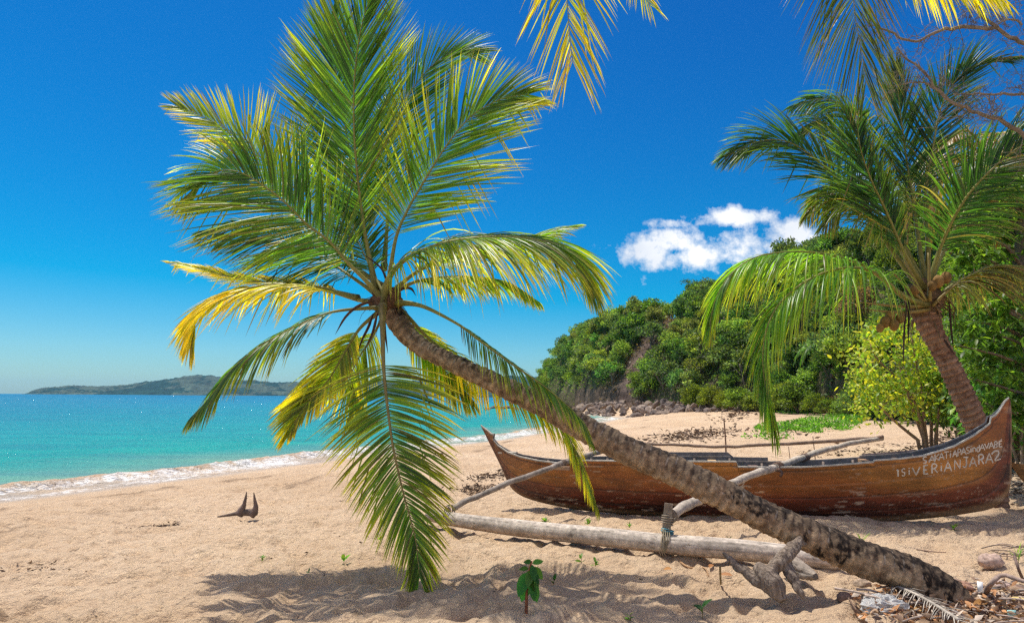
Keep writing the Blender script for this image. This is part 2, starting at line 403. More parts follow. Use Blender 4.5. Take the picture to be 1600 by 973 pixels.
def ground_z(X, Y, detail=True):
    X = np.asarray(X, float); Y = np.asarray(Y, float)
    z, s = ground_base(X, Y)
    p = np.stack([X, Y], -1)
    dry = sstep(0.5, 3.5, s); r = np.hypot(X, Y)
    z = z + dry * (fbm(p * 0.55, 3, 5) - 0.5) * 0.16
    if detail and X.size > 1000:
        z = z + footprints(X, Y, dry)
    if detail:
        near = 1 - sstep(14, 40, r)
        q = p + 0.12 * np.stack([vnoise(p * 3, 40), vnoise(p * 3, 41)], -1)
        a = fbm(q * np.array([2.1, 3.0]), 3, 9) ; rid = 1 - np.abs(2 * a - 1) * 1.6
        z = z + dry * near * 0.075 * (rid - 0.5)
        c = vnoise(q * np.array([5.5, 7.5]), 23); z = z - dry * near * 0.030 * np.clip(c - 0.55, 0, 1) * 2.2
        e = fbm(q * 13, 2, 31); z = z + dry * near * 0.030 * (e - 0.5) - dry * near * 0.020 * np.clip(fbm(q * np.array([7, 11]), 2, 37) - 0.58, 0, 1) * 3
    return z

def footprints(X, Y, dry):
    rng = np.random.default_rng(77); dz = np.zeros_like(X); near = (np.hypot(X, Y) < 26) & (Y > 2)
    xs, ys = X[near], Y[near]; d = np.zeros_like(xs)
    trails = []
    for k in range(9):        # wandering lines of footprints
        x, y = rng.uniform(-7, 7), rng.uniform(4, 16); a = rng.uniform(0, 6.28)
        for j in range(26):
            a += rng.normal() * .12; x += math.cos(a) * .62; y += math.sin(a) * .62; sd = .11 * (1 if j % 2 else -1)
            trails.append((x - math.sin(a) * sd, y + math.cos(a) * sd, a, .13, .055, .030))
    for k in range(420):
        r = 4.3 * math.exp(rng.uniform(0, 1.35)); t = rng.uniform(-.75, .75); trails.append((r * math.sin(t), r * math.cos(t), rng.uniform(0, 3.14), rng.uniform(.05, .2), rng.uniform(.04, .11), rng.uniform(.012, .032)))
    for (x, y, a, la, lb, dp) in trails:
        m_ = (np.abs(xs - x) < 3 * la + .1) & (np.abs(ys - y) < 3 * la + .1)
        if not m_.any(): continue
        u = (xs[m_] - x) * math.cos(a) + (ys[m_] - y) * math.sin(a); v = -(xs[m_] - x) * math.sin(a) + (ys[m_] - y) * math.cos(a)
        q = (u / la) ** 2 + (v / lb) ** 2; d[m_] += -dp * np.exp(-q) + .45 * dp * np.exp(-(np.sqrt(q) - 1.6) ** 2 / .18)
    dz[near] = d; return dz * dry * 1.45
def build_ground():
    fine = np.radians(np.linspace(-44, 42, 760)); coarse = np.radians(np.linspace(42, 316, 90))[1:-1]
    th = np.concatenate([fine, coarse])
    r = np.concatenate([[0.05, 0.6, 1.5], np.geomspace(2.5, 16, 300), np.geomspace(16, 60, 130)[1:], np.geomspace(60, 420, 70)[1:]])
    R, T = np.meshgrid(r, th, indexing='ij'); X = R * np.sin(T); Y = R * np.cos(T)
    Z = ground_z(X, Y); _, s = ground_base(X, Y)
    p = np.stack([X, Y], -1)
    wet = 1 - sstep(0.15, 1.6, s + 0.6 * (vnoise(p * 0.8, 3) - 0.5))
    line = 2.1 + 0.9 * (fbm(p * 0.35, 3, 61) - 0.5) * 2
    wr = np.exp(-((s - line) / 0.16) ** 2) * sstep(0.42, 0.62, vnoise(p * 1.4, 77))
    line2 = 4.6 + 2.2 * (fbm(p * 0.25, 3, 68) - 0.5) * 2
    wr = np.maximum(wr, 0.8 * np.exp(-((s - line2) / 0.14) ** 2) * sstep(0.5, 0.66, vnoise(p * 1.1, 79)))
    px = 800 + FPX * X / np.maximum(Y, 0.5); hb = np.interp(px, HB[:, 0], HB[:, 1])
    wr = np.maximum(wr, 0.75 * sstep(0.72, 0.95, Y / hb + 0.25 * (fbm(p * 0.8, 3, 90) - 0.5)) * sstep(0.35, 0.6, fbm(p * 2.5, 3, 93)) * (px > 1180))
    C = np.stack([wet, wr, 0 * wet], -1)
    m = MB(); m.grid(np.stack([X, Y, Z], -1), C, wrap=True)
    o = m.build('sand_beach', M_SAND); tag(o, kind='structure', label='pale golden sand beach')
build_ground()

def build_sea():
    th = np.radians(np.linspace(-115, 34, 760))
    r = np.concatenate([np.geomspace(7, 70, 330), np.geomspace(70, 6000, 120)[1:]])
    R, T = np.meshgrid(r, th, indexing='ij'); X = R * np.sin(T); Y = R * np.cos(T)
    s = shore_dist(X, Y); d = -s
    p = np.stack([X, Y], -1)
    # small breaker running along the beach, irregular crest
    crest = 1.0 + 0.45 * (fbm(p * 0.22, 3, 8) - 0.5) * 2
    amp = 0.10 + 0.12 * fbm(p * 0.5, 2, 12)
    br = amp * np.exp(-((d - crest) / np.where(d < crest, 0.28, 0.75)) ** 2)
    br2 = 0.05 * np.exp(-((d - 6.5 - 2 * fbm(p * .15, 2, 4)) / 0.8) ** 2)
    near = np.exp(-np.maximum(d, 0) / 60)
    Z = br + br2 + near * 0.05 * (fbm(p * np.array([0.9, 1.4]), 4, 14) - 0.5) - 0.0
    rough = np.exp(-((d - crest + 0.25) / 0.7) ** 2)
    Z = Z + rough * 0.13 * (fbm(p * 4.5, 4, 15, 0.65) - 0.45)
    Z = Z - 0.06 * sstep(0.0, -0.8, d) + 0.035 * (1 - sstep(0, 1.2, np.abs(d)))
    depth = 0.86 * (1 - np.exp(-np.maximum(d, 0) / 42)) + 0.25 * sstep(60, 900, d)
    foam = 0.62 * np.exp(-((d - crest * 0.8) / 0.5) ** 2) + 0.50 * (1 - sstep(-0.1, 0.7, d)) * (0.6 + 0.8 * fbm(p * 1.2, 3, 33)) + 0.28 * np.exp(-((d - 6.0) / 1.2) ** 2) * vnoise(p * 0.3, 5)
    # foam where the swell meets the point
    silt = np.clip(0.85 * np.exp(-((d - crest - 0.05) / 0.34) ** 2) * sstep(0.35, 0.6, fbm(p * 3.2, 4, 21, .65)) + 0.35 * np.exp(-d / 1.5), 0, 1)
    C = np.stack([np.clip(depth, 0, 1), np.clip(foam - silt * 0.3, 0, 1), silt], -1)
    m = MB(); m.grid(np.stack([X, Y, Z], -1), C)
    tag(m.build('sea', M_SEA), kind='structure', label='turquoise sea with small breaking waves')
build_sea()

# far island, about three kilometres off
def build_island():
    prof = np.array([(-20, 617), (45, 614), (75, 607), (110, 604), (160, 605), (200, 603), (235, 597), (270, 593), (300, 590), (330, 591), (370, 595), (420, 597), (470, 599), (520, 601), (600, 597), (680, 598), (740, 592), (800, 589), (840, 590), (900, 596), (1000, 606), (1150, 614)], float)
    px = np.linspace(40, 1150, 1100); rows = np.linspace(0, 1, 60)
    PX, S = np.meshgrid(px, rows, indexing='ij')
    Y = 2700 + 900 * S
    top = np.interp(PX, prof[:, 0], prof[:, 1]); hor = 615 + 0.007 * PX
    H = (hor - top) / FPX * 3150 * 1.0
    X = (PX - 800) / FPX * Y
    p = np.stack([X, Y], -1)
    Z = H * sstep(0, 0.62, S + 0.1 * (fbm(p * 0.006, 3, 3) - .5)) * (1 - 0.6 * sstep(0.6, 1, S))
    Z = Z * (0.9 + 0.3 * fbm(p * 0.008, 4, 5)) + 17 * (fbm(p * 0.05, 3, 7) - 0.4) * sstep(0, 0.05, S)
    Z = np.where(S < 0.01, -3, Z) * sstep(40, 60, PX)
    f = fbm(p * 0.007, 4, 11); g = fbm(p * 0.03, 3, 13)
    c = np.where((f + 0.3 * g)[..., None] > 0.66, np.array([0.06, 0.085, 0.06]), np.array([0.015, 0.045, 0.035])) * (0.6 + 0.8 * g[..., None])
    m = MB(); m.grid(np.stack([X, Y, Z], -1), c)
    mt = vcol_material('island_forest', 0.95, 0.05, 0.05, 1.0, 8, 0.5)
    tag(m.build('distant_hills', mt), kind='structure', label='long low wooded island on the horizon')
build_island()

# ------------------------------------------------------------------ headland terrain
def hill_point(px, s, rough=True):
    """s: 0 at the foot, 1 on the ridge"""
    px = np.asarray(px, float); s = np.asarray(s, float)
    base = np.interp(px, HB[:, 0], HB[:, 1]); W = 24.0 * np.interp(px, [840, 1200, 1600], [1.0, 1.0, .8])
    Y = base + W * s; X = (px - 800) / FPX * Y
    ytop = np.interp(px, HT[:, 0], HT[:, 1]); hor = 615 + 0.007 * px
    ztop = (hor - ytop) / FPX * (base + W) + CAMZ - 0.1
    prof = np.where(s < 1, 0.16 * sstep(-0.02, 0.1, s) + 0.84 * np.sin(np.clip(s, 0, 1) * math.pi / 2) ** 1.15, 1 - 0.15 * (s - 1))
    z0 = 0.3
    Z = z0 + (ztop - z0) * prof * sstep(826, 836, px)
    if rough:
        p = np.stack([X, Y], -1)
        Z = Z + (1.6 * (fbm(p * 0.13, 4, 44) - 0.5) + 1.5 * (fbm(p * 0.5, 4, 47) - 0.5) * scar(px, s)) * np.clip(s * 5, 0, 1) * (1 - 0.6 * np.clip(1 - np.abs(s - 1) * 3, 0, 1)) 
    Z = np.where(s <= 0, -1.0, Z)
    return np.stack([X, Y, Z], -1)
def scar(px, s):
    """bare landslip running down the face, and the rock wall at its left foot"""
    line = 1065 - 95 * (1 - s)
    a = np.exp(-((px - line) / (10 + 16 * (1 - s))) ** 2)
    b_ = (np.abs(px - 928) < 30) * (s < 0.10) * 0.7
    return np.clip(np.maximum(a, b_), 0, 1)
def build_hill():
    px = np.concatenate([np.linspace(826, 1620, 520), np.linspace(1630, 2600, 60)]); s = np.concatenate([[-0.08], np.linspace(0, 1.15, 90), np.linspace(1.2, 4, 30)])
    PX, S = np.meshgrid(px, s, indexing='ij'); P = hill_point(PX, S)
    n = fbm(P * 0.35, 4, 3)[..., None]; sc = scar(PX, S)[..., None]
    c = (1 - sc) * (np.array([0.10, 0.085, 0.045]) * (0.5 + n)) + sc * (np.array([0.15, 0.105, 0.085]) * (0.2 + 1.3 * fbm(P * np.array([.9, .9, .5]), 5, 6)[..., None]))
    m = MB(); m.grid(P, c); tag(m.build('headland_hill', M_SOIL), kind='structure', label='steep headland rising behind the beach')
build_hill()

# ------------------------------------------------------------------ foliage builders
def leaf_cards(m, C, D, size, col, rng, aspect=0.5, mi=0):
    """folded leaf shapes (two quads sharing a bent midrib) at C pointing along D"""
    n = len(C); D = nrm(D); r = rng.normal(size=(n, 3)); S = nrm(np.cross(D, r)); Nn = np.cross(S, D)
    size = np.broadcast_to(size, (n,))[:, None]; w = size * aspect * 0.5
    a = C; tip = C + D * size - Nn * size * 0.18; mid = C + D * size * 0.5 + Nn * size * 0.10
    l = C + D * size * 0.45 + S * w; r_ = C + D * size * 0.45 - S * w
    V = np.stack([a, l, tip, r_, mid], 1)
    base = np.arange(n)[:, None] * 5
    F = np.concatenate([base + np.array([[0, 1, 2, 4]]), base + np.array([[0, 4, 2, 3]])])
    m.add(V.reshape(-1, 3), F, np.repeat(col, 5, 0), mi)
def big_leaves(m, C, D, up, size, col, rng, aspect=0.42, droop=0.5, mi=0):
    """ovate leaves with six segments along a drooping midrib"""
    n = len(C); K = 6; D = nrm(D); S = nrm(np.cross(D, up)); u = np.linspace(0, 1, K)
    w = np.sin(np.pi * np.clip(u * 0.93 + 0.05, 0, 1)) ** 0.8 * (1 - 0.25 * u); w[-1] = 0.02; w[0] = 0.06
    size = np.broadcast_to(size, (n,))
    pos = [C]; d = D.copy()
    for k in range(1, K):
        d = nrm(d + np.array([0, 0, -1]) * droop / K); pos.append(pos[-1] + d * (size / (K - 1))[:, None])
    P = np.stack(pos, 1); W = (size[:, None] * aspect * 0.5 * w[None])[..., None]
    Nn = np.cross(S, D)[:, None]
    V = np.stack([P + S[:, None] * W + Nn * W * 0.25, P, P - S[:, None] * W + Nn * W * 0.25], 2)
    i = np.arange(n * K * 3).reshape(n, K, 3)
    F = np.concatenate([np.stack([i[:, :-1, j], i[:, 1:, j], i[:, 1:, j + 1], i[:, :-1, j + 1]], -1).reshape(-1, 4) for j in (0, 1)])
    m.add(V.reshape(-1, 3), F, np.repeat(col, K * 3, 0), mi)
def crown_points(rng, rad, nclump, per, shell=0.55, clump=0.3):
    d = nrm(rng.normal(size=(nclump, 3))); d[:, 2] = np.where(d[:, 2] < -0.35, -d[:, 2], d[:, 2])
    rr = rng.uniform(shell, 1.0, nclump) * (0.8 + 0.35 * vnoise(d * 2.2 + rng.uniform(0, 50), 4))
    cc = d * rr[:, None] * np.array(rad)
    k = np.repeat(np.arange(nclump), per)
    o = nrm(rng.normal(size=(len(k), 3))) * (rng.uniform(0.3, 1, len(k)) ** 0.5)[:, None]
    cs = clump * np.min(rad) * rng.uniform(0.6, 1.3, nclump)
    C = cc[k] + o * cs[k][:, None] * np.array([1, 1, 0.75])
    D = nrm(o + 0.35 * d[k] + np.array([0, 0, 0.15]) + 0.5 * rng.normal(size=o.shape))
    return C, D, k

def make_tree_mesh(seed, rad=(1.7, 1.7, 1.5), th=1.3, nclump=42, per=34, leaf=0.24, green=(0.055, 0.10, 0.022), var=0.5, aspect=0.5, trunk=True):
    rng = np.random.default_rng(seed); m = MB()
    C, D, k = crown_points(rng, rad, nclump, per)
    C = C + np.array([0, 0, th + rad[2] * 0.55])
    g = np.array(green); cv = rng.uniform(1 - var, 1 + var, nclump); yel = rng.uniform(0, 1, nclump) ** 2
    col = (g * cv[:, None] + np.array([0.05, 0.035, 0.0]) * yel[:, None])[k] * rng.uniform(0.75, 1.25, len(k))[:, None]
    leaf_cards(m, C, D, leaf * rng.uniform(0.7, 1.3, len(C)), col, rng, aspect)
    if trunk:
        top = np.array([rng.normal() * .2, rng.normal() * .2, th + rad[2] * .6])
        path = spline([(0, 0, -1.0), (rng.normal() * .1, rng.normal() * .1, th * .6), top], 10)
        tc = (0.20, 0.16, 0.12)
        m.tube(path, np.linspace(0.11, 0.05, 10) * rad[0] / 1.6, 6, tc, 1)
        for i in range(7):
            e = C[rng.integers(len(C))]; m.tube(spline([path[5], (path[7] + e) / 2 + rng.normal(size=3) * .1, e], 6), np.linspace(.05, .012, 6) * rad[0] / 1.6, 4, tc, 1)
    return m

# headland trees: 9 shapes, copied individually
def build_headland_trees():
    rng = np.random.default_rng(7)
    G = [tuple(1.8 * q for q in g_) for g_ in [(0.050, 0.10, 0.020), (0.038, 0.085, 0.022), (0.075, 0.125, 0.028), (0.045, 0.09, 0.03), (0.085, 0.12, 0.04), (0.032, 0.075, 0.02), (0.06, 0.11, 0.018), (0.09, 0.14, 0.03), (0.05, 0.095, 0.035)]]
    protos = []
    for i, g in enumerate(G):
        rad = [(1.6, 1.6, 1.4), (1.3, 1.3, 1.7), (1.9, 1.9, 1.3)][i % 3]
        protos.append(make_tree_mesh(100 + i, rad, 0.9, 44, 36, 0.25, g).data('hillside_tree', [M_LEAF, M_TWIG]))
    n = 0; tries = 0; placed = []
    while n < 262 and tries < 9000:
        tries += 1
        px = rng.uniform(838, 1330); s = rng.uniform(0.03, 1.08) if rng.random() > 0.25 else rng.uniform(0.92, 1.05)
        if scar(px, s) > 0.45 and rng.random() < 0.90: continue
        P = hill_point(px, s); sp = 1.15 if s > .85 else 1.35
        if any((P[0] - q[0]) ** 2 + (P[1] - q[1]) ** 2 + (P[2] - q[2]) ** 2 < sp * sp for q in placed): continue
        placed.append(P)
        o = bpy.data.objects.new('hillside_tree', protos[rng.integers(9)]); COL.objects.link(o)
        o.location = (P[0], P[1], P[2] - 0.25); sc_ = rng.uniform(0.7, 1.25); sc_ *= 0.8 if px < 870 else 1
        o.scale = (sc_, sc_, sc_ * rng.uniform(.8, 1.15)); o.rotation_euler = (rng.normal() * .06, rng.normal() * .06, rng.uniform(0, 6.28))
        tag(o, 'dense green leafy tree growing on the steep face of the headland', 'tree', 'trees covering the headland')
        hb_ = 'on the ridge line' if s > .88 else ('high on the slope' if s > .5 else ('on the middle slope' if s > .2 else 'low above the rocks'))
        sd_ = 'left of the bare landslip' if px < 1065 - 95 * (1 - s) else ('right of the bare landslip' if px < 1180 else 'behind the arching fronds')
        cn_ = ['bright green', 'dark green', 'yellow-green', 'olive green', 'pale green', 'deep green', 'mid green', 'light green', 'grey-green'][protos.index(o.data)]
        o['label'] = '%s leafy tree %s of the headland, %s' % (cn_, hb_, sd_); o['group'] = '%s headland trees %s, %s' % (cn_, hb_, sd_)
        n += 1
    # low growth between them
    m = MB(); N = 52000
    px = rng.uniform(834, 1600, N); s = rng.uniform(0.0, 1.1, N) ** 0.9
    sc_ = scar(px, s); keep = rng.random(N) > sc_ * 0.86; px = px[keep]; s = s[keep]; sc_ = sc_[keep]
    P = hill_point(px, s) + rng.normal(size=(len(px), 3)) * np.array([.3, .3, .25]) + np.array([0, 0, .3])
    c = np.array([0.10, 0.165, 0.035]) * (0.5 + fbm(P * 0.4, 3, 19))[:, None] * rng.uniform(.7, 1.3, len(px))[:, None]
    c = np.where((sc_ > .2)[:, None], np.array([0.12, 0.09, 0.05]) * rng.uniform(.5, 1.2, len(px))[:, None], c)
    leaf_cards(m, P, rng.normal(size=P.shape) + np.array([0, 0, .7]), rng.uniform(.2, .42, len(px)), c, rng, 0.6)
    tag(m.build('hillside_undergrowth', M_LEAF), 'dark green scrub filling the gaps between the headland trees', 'undergrowth', None, 'stuff')
build_headland_trees()

def skyline_trees():
    # umbrella-crowned tree breaking the skyline
    rng = np.random.default_rng(5)
    P = hill_point(1098, 1.0); h = 3.6
    t = empty('umbrella_tree', P, 'open umbrella-crowned tree standing out on the headland skyline beneath the cloud', 'tree')
    m = MB(); base = P + np.array([0, 0, -.6])
    tips = []
    for i in range(9):
        a = rng.uniform(0, 6.28); e = P + np.array([math.cos(a) * rng.uniform(.6, 2.0), math.sin(a) * 1.2, h + rng.uniform(-.5, .6)])
        m.tube(spline([base, P + np.array([.1 * i - .4, 0, h * .45]), e], 10), np.linspace(.10, .02, 10), 5, (.2, .17, .13)); tips.append(e)
    m.build('trunk', M_TWIG, t)
    m = MB(); k = rng.integers(0, 9, 1500); C = np.array(tips)[k] + rng.normal(size=(1500, 3)) * np.array([.42, .4, .16])
    leaf_cards(m, C, rng.normal(size=C.shape) + np.array([0, 0, .3]), .2, np.array([.05, .085, .02]) * rng.uniform(.6, 1.4, (1500, 1)), rng)
    m.build('crown', M_LEAF, t)
    # fan of spiky fronds beside it
    for j, (px, s, hh, lab) in enumerate([(1143, 1.0, 2.6, 'spiky palm silhouetted on the headland ridge just right of the umbrella tree'), (1128, .9, 1.9, 'lower spiky palm on the headland ridge below the tallest one'), (1180, 1.0, 2.4, 'spiky palm on the ridge partly behind the arching frond')]):
        P = hill_point(px, s); t = empty('ridge_palm', P, lab, 'palm tree', 'spiky palms on the headland ridge')
        m = MB(); m.tube([P + np.array([0, 0, -.5]), P + np.array([.05, 0, hh * .5]), P + np.array([.1, 0, hh])], [.1, .08, .08], 6, (.2, .17, .13)); m.build('trunk', M_TWIG, t)
        m = MB(); c = P + np.array([.1, 0, hh])
        D = nrm(rng.normal(size=(70, 3)) + np.array([0, 0, .55])); leaf_cards(m, np.tile(c, (70, 1)), D, rng.uniform(.9, 1.6, 70), np.array([.045, .085, .02]) * rng.uniform(.7, 1.4, (70, 1)), rng, .09)
        m.build('crown', M_LEAF, t)
skyline_trees()

# ------------------------------------------------------------------ palm builders
GREEN = np.array([0.085, 0.205, 0.022]); DGREEN = np.array([0.022, 0.075, 0.017]); YEL = np.array([0.48, 0.42, 0.03]); GOLD = np.array([0.58, 0.42, 0.02]); BROWN = np.array([0.22, 0.13, 0.055])
def make_frond(root, pts, normal, L=0.8, t0=0.22, n=105, droop=0.5, yellow=0.15, seed=0, V=0.25, w=0.019, splay=(62, 22), rbase=0.026, dark=0.0, dry=0.0,
               side=(1, 1), messy=0.10, gap=0.16, curl=0.0, label=None, bend=0.35, stalk_col=None, lprof=None, skip=0.03):
    """one pinnate palm leaf: pts are world points of the midrib from base to tip; normal its upper side"""
    rng = np.random.default_rng(seed + 1000); n = int(n * 1.55); w = w * .44; L = L * 1.12; gap = gap * .75; messy = messy * .8
    Pm = spline(pts, 90); Tm = nrm(np.gradient(Pm, axis=0)); n0 = np.array(normal, float)
    if n0.ndim == 1: n0 = np.tile(n0, (2, 1))
    tt = np.linspace(0, 1, 90)
    Nm = np.stack([np.interp(tt, np.linspace(0, 1, len(n0)), n0[:, k]) for k in range(3)], 1)
    Nm = nrm(Nm - Tm * np.sum(Nm * Tm, 1, keepdims=True)); Sm = np.cross(Tm, Nm)
    m = MB(); K = 8; u = np.linspace(0, 1, K)
    t_all = t0 + (1 - t0) * np.linspace(0, 1, n) ** 0.94
    up = np.array([0, 0, 1.0])
    for sd_, sgn in ((0, 1), (1, -1)):
        if side[sd_] <= 0: continue
        tl = t_all + rng.normal(size=n) * 0.0015; tl = np.clip(tl, 0, 0.999)
        keep = rng.random(n) > skip; tl = tl[keep]; k = len(tl)
        ip = lambda A: np.stack([np.interp(tl, tt, A[:, j]) for j in range(3)], 1)
        P0, T, N_, S = ip(Pm), nrm(ip(Tm)), nrm(ip(Nm)), nrm(ip(Sm)) * sgn
        f = (tl - t0) / (1 - t0)
        # clumping: neighbouring leaflets share small offsets, leaving slits
        cn = np.interp(np.arange(k), np.arange(0, k + 8, 1), vnoise(np.stack([np.arange(k + 8) * 0.28, np.full(k + 8, seed * 3.7 + sgn)], -1), 71)) - 0.5
        cl = np.floor(np.arange(k) / 8.0 + 2 * cn); cj = (_hash(cl.astype(np.int64), cl.astype(np.int64) * 0 + seed, cl.astype(np.int64) * 0, 5) - 0.5)
        ang = np.radians(splay[0] + (splay[1] - splay[0]) * f ** 1.1) + gap * cj * 1.6 + rng.normal(size=k) * messy * 0.5
        vv = V * (1 - 0.3 * f) + rng.normal(size=k) * messy + 0.5 * gap * cj
        lp = np.interp(f, [0, .08, .3, .6, .85, 1], [.5, .78, 1, .88, .55, .30]) if lprof is None else np.interp(f, np.linspace(0, 1, len(lprof)), lprof)
        Ln = L * side[sd_] * lp * rng.uniform(.88, 1.08, k) * np.where(rng.random(k) < .05, rng.uniform(.4, .8, k), 1)
        d0 = np.cos(ang)[:, None] * T + np.sin(ang)[:, None] * (np.cos(vv)[:, None] * S + np.sin(vv)[:, None] * N_)
        g = droop * rng.uniform(.7, 1.3, k) * (1 + 0.6 * cj)
        broken = rng.random(k) < 0.07
        pos = [P0]; dirs = [d0]
        for q in range(1, K):
            uu = u[q]
            d = nrm(d0 + T * bend * uu ** 1.2 * 0.6 - up * (g * 1.9 * uu ** 1.25)[:, None] - up * (broken * (uu > .45) * 2.0)[:, None] + N_ * curl * uu)
            dirs.append(d); pos.append(pos[-1] + d * (Ln / (K - 1))[:, None])
        Pq = np.stack(pos, 1); Dq = np.stack(dirs, 1)
        wv = T[:, None] - Dq * np.sum(T[:, None] * Dq, 2, keepdims=True); wv = nrm(wv)
        tw = (rng.normal(size=k) * 0.35 + 0.25 * cj)[:, None] + rng.normal(size=k)[:, None] * 0.35 * u[None]
        nn = np.cross(Dq, wv); wv = wv * np.cos(tw)[..., None] + nn * np.sin(tw)[..., None]; nn = np.cross(Dq, wv)
        W = (w * rng.uniform(.8, 1.15, k)[:, None] * np.interp(u, [0, .1, .35, .7, .93, 1], [.35, .85, 1, .72, .3, .04])[None] * (0.65 + .35 * lp)[:, None])[..., None]
        Vv = np.stack([Pq - wv * W, Pq - nn * W * 0.45, Pq + wv * W], 2)
        base = GREEN * (1 - dark) + DGREEN * dark * 0.9
        y = np.clip(yellow * rng.uniform(.2, 1.6, k) + 0.5 * yellow * cj * 2, 0, 1)
        yy = np.clip(1.5 * max(0, yellow - .6) * rng.uniform(.5, 1.3, k)[:, None] + y[:, None] * (0.12 + 1.2 * u[None] ** 1.6) * (.6 + .6 * yellow) + (0.3 * (u[None] > .8)) * yellow, 0, 1)[..., None]
        yc = np.where((rng.random(k) < .22 + .25 * yellow ** 2)[:, None, None], GOLD, YEL)
        c = base * (1 - yy) + yc * yy
        dr = np.clip(dry + (rng.random(k) < 0.05 + dry * .4) * .6, 0, 1)[:, None, None]; c = c * (1 - dr) + BROWN * dr
        tipb = (sstep(.86, 1, u)[None] * (rng.random(k) < .5)[:, None])[..., None]; c = c * (1 - .7 * tipb) + BROWN * .7 * tipb
        c = c * (rng.uniform(.5, 1.45, k) * (1 + .4 * cj))[:, None, None]
        c = np.repeat(c[:, :, None], 3, 2)
        i = np.arange(k * K * 3).reshape(k, K, 3)
        F = np.concatenate([np.stack([i[:, :-1, j], i[:, 1:, j], i[:, 1:, j + 1], i[:, :-1, j + 1]], -1).reshape(-1, 4) for j in (0, 1)])
        m.add(Vv.reshape(-1, 3), F, c.reshape(-1, 3))
    fr = m.build('frond', M_FROND, root)
    if label: fr['label'] = label
    s = MB(); r = rbase * np.interp(tt, [0, .04, .12, .3, .7, 1], [1.9, 1.45, 1.0, .62, .32, .1])
    sc0 = np.array(stalk_col if stalk_col is not None else (0.24, 0.22, 0.05)); sc = np.outer(1 - .45 * sstep(.0, .12, .12 - tt), sc0)
    s.tube(Pm, r, 7, sc, flat=0.75); mb = s.data('midrib', M_STALK, True, root.location)
    o = bpy.data.objects.new('midrib', mb); COL.objects.link(o); o.parent = fr
    return fr

def bark_trunk(root, pts, radii, seed, rings=0.055, ring_amp=0.006, colA=(0.20, 0.15, 0.10), colB=(0.36, 0.28, 0.19), blotch=0.0, nl=420, nseg=56, flare=0.0, top_dark=0.0, ridge_light=0.0):
    Q = spline([list(p) + [r] for p, r in zip(pts, radii)], nl); P = Q[:, :3]; R = Q[:, 3]
    A, B = tube_frames(P); a = np.linspace(0, 2 * math.pi, nseg, endpoint=False)
    dirv = A[:, None] * np.cos(a)[None, :, None] + B[:, None] * np.sin(a)[None, :, None]
    s = np.r_[0, np.cumsum(np.linalg.norm(np.diff(P, axis=0), axis=1))]
    pos0 = P[:, None] + dirv * R[:, None, None]
    wob = 0.35 * (fbm(pos0 * 4, 3, seed) - .5) * 2
    ph = (s[:, None] / rings + wob); fr = ph - np.floor(ph)
    saw = np.where(fr < .22, fr / .22, 1 - (fr - .22) / .78)
    n1 = fbm(pos0 * 22, 4, seed + 1) - .5; n2 = fbm(pos0 * 6, 3, seed + 2) - .5
    Rr = R[:, None] * (1 + .12 * n2) + ring_amp * (saw - .5) * (1 + 1.2 * n2) + .026 * n1
    V = P[:, None] + dirv * Rr[..., None]
    mixv = np.clip(.5 + 1.6 * n1 + .8 * n2, 0, 1)[..., None]
    c = np.array(colA) * (1 - mixv) + np.array(colB) * mixv
    c = c * (0.72 + .4 * saw[..., None])
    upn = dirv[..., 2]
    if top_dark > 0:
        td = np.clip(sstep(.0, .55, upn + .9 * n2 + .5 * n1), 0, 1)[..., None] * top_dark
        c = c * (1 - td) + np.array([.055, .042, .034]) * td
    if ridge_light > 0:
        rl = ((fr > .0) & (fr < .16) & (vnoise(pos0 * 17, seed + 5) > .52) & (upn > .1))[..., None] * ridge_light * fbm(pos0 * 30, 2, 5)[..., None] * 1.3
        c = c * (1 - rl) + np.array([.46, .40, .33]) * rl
    if blotch > 0:
        crk = sstep(.42, .5, fbm(pos0 * 38, 4, seed + 31, .6))[..., None]
        tpos = (s / s[-1])[:, None]
        bl = sstep(.53, .60, fbm(pos0 * np.array([8.0, 8, 5]), 5, seed + 9, .6) + .22 * (upn * .8) + .07 * sstep(.45, .0, tpos) - .14 * sstep(.3, .6, tpos))[..., None] * blotch
        bl = bl * (.25 + .75 * crk); c = c * (1 - bl) + np.array([.018, .013, .011]) * bl
    m = MB(); m.grid(V, c, wrap=True); e = MB()
    return m.build('trunk', M_BARK, root)

def fibre_boss(root, c, r, seed, name='leaf_sheath', col=(0.16, 0.09, 0.055)):
    rng = np.random.default_rng(seed); m = MB(); c = np.array(c)
    u, v = np.meshgrid(np.linspace(.02, math.pi - .02, 26), np.linspace(0, 2 * math.pi, 36, endpoint=False), indexing='ij')
    d = np.stack([np.sin(u) * np.cos(v), np.sin(u) * np.sin(v), np.cos(u)], -1)
    P = c + d * np.array(r) * (0.75 + .5 * fbm(d * 3.2 + seed, 4, seed))[..., None]
    m.grid(P, np.array(col) * (.5 + fbm(d * 9, 3, seed + 3))[..., None], wrap=True)
    for i in range(46):      # frayed fibres and stubs
        dd = nrm(rng.normal(size=3)); a = c + dd * np.array(r) * .8; L = rng.uniform(.06, .22) * (r[0] / .16)
        b_ = a + dd * L * .6 + np.array([0, 0, -L * .5]); e = b_ + np.array([rng.normal() * .02, rng.normal() * .02, -L * .6])
        m.tube(spline([a, b_, e], 6), np.linspace(.014, .002, 6) * (r[0] / .16) * rng.uniform(.4, 1.4), 4, np.array(col) * rng.uniform(.6, 1.9), flat=.35)
    return m.build(name, M_FIBRE, root)
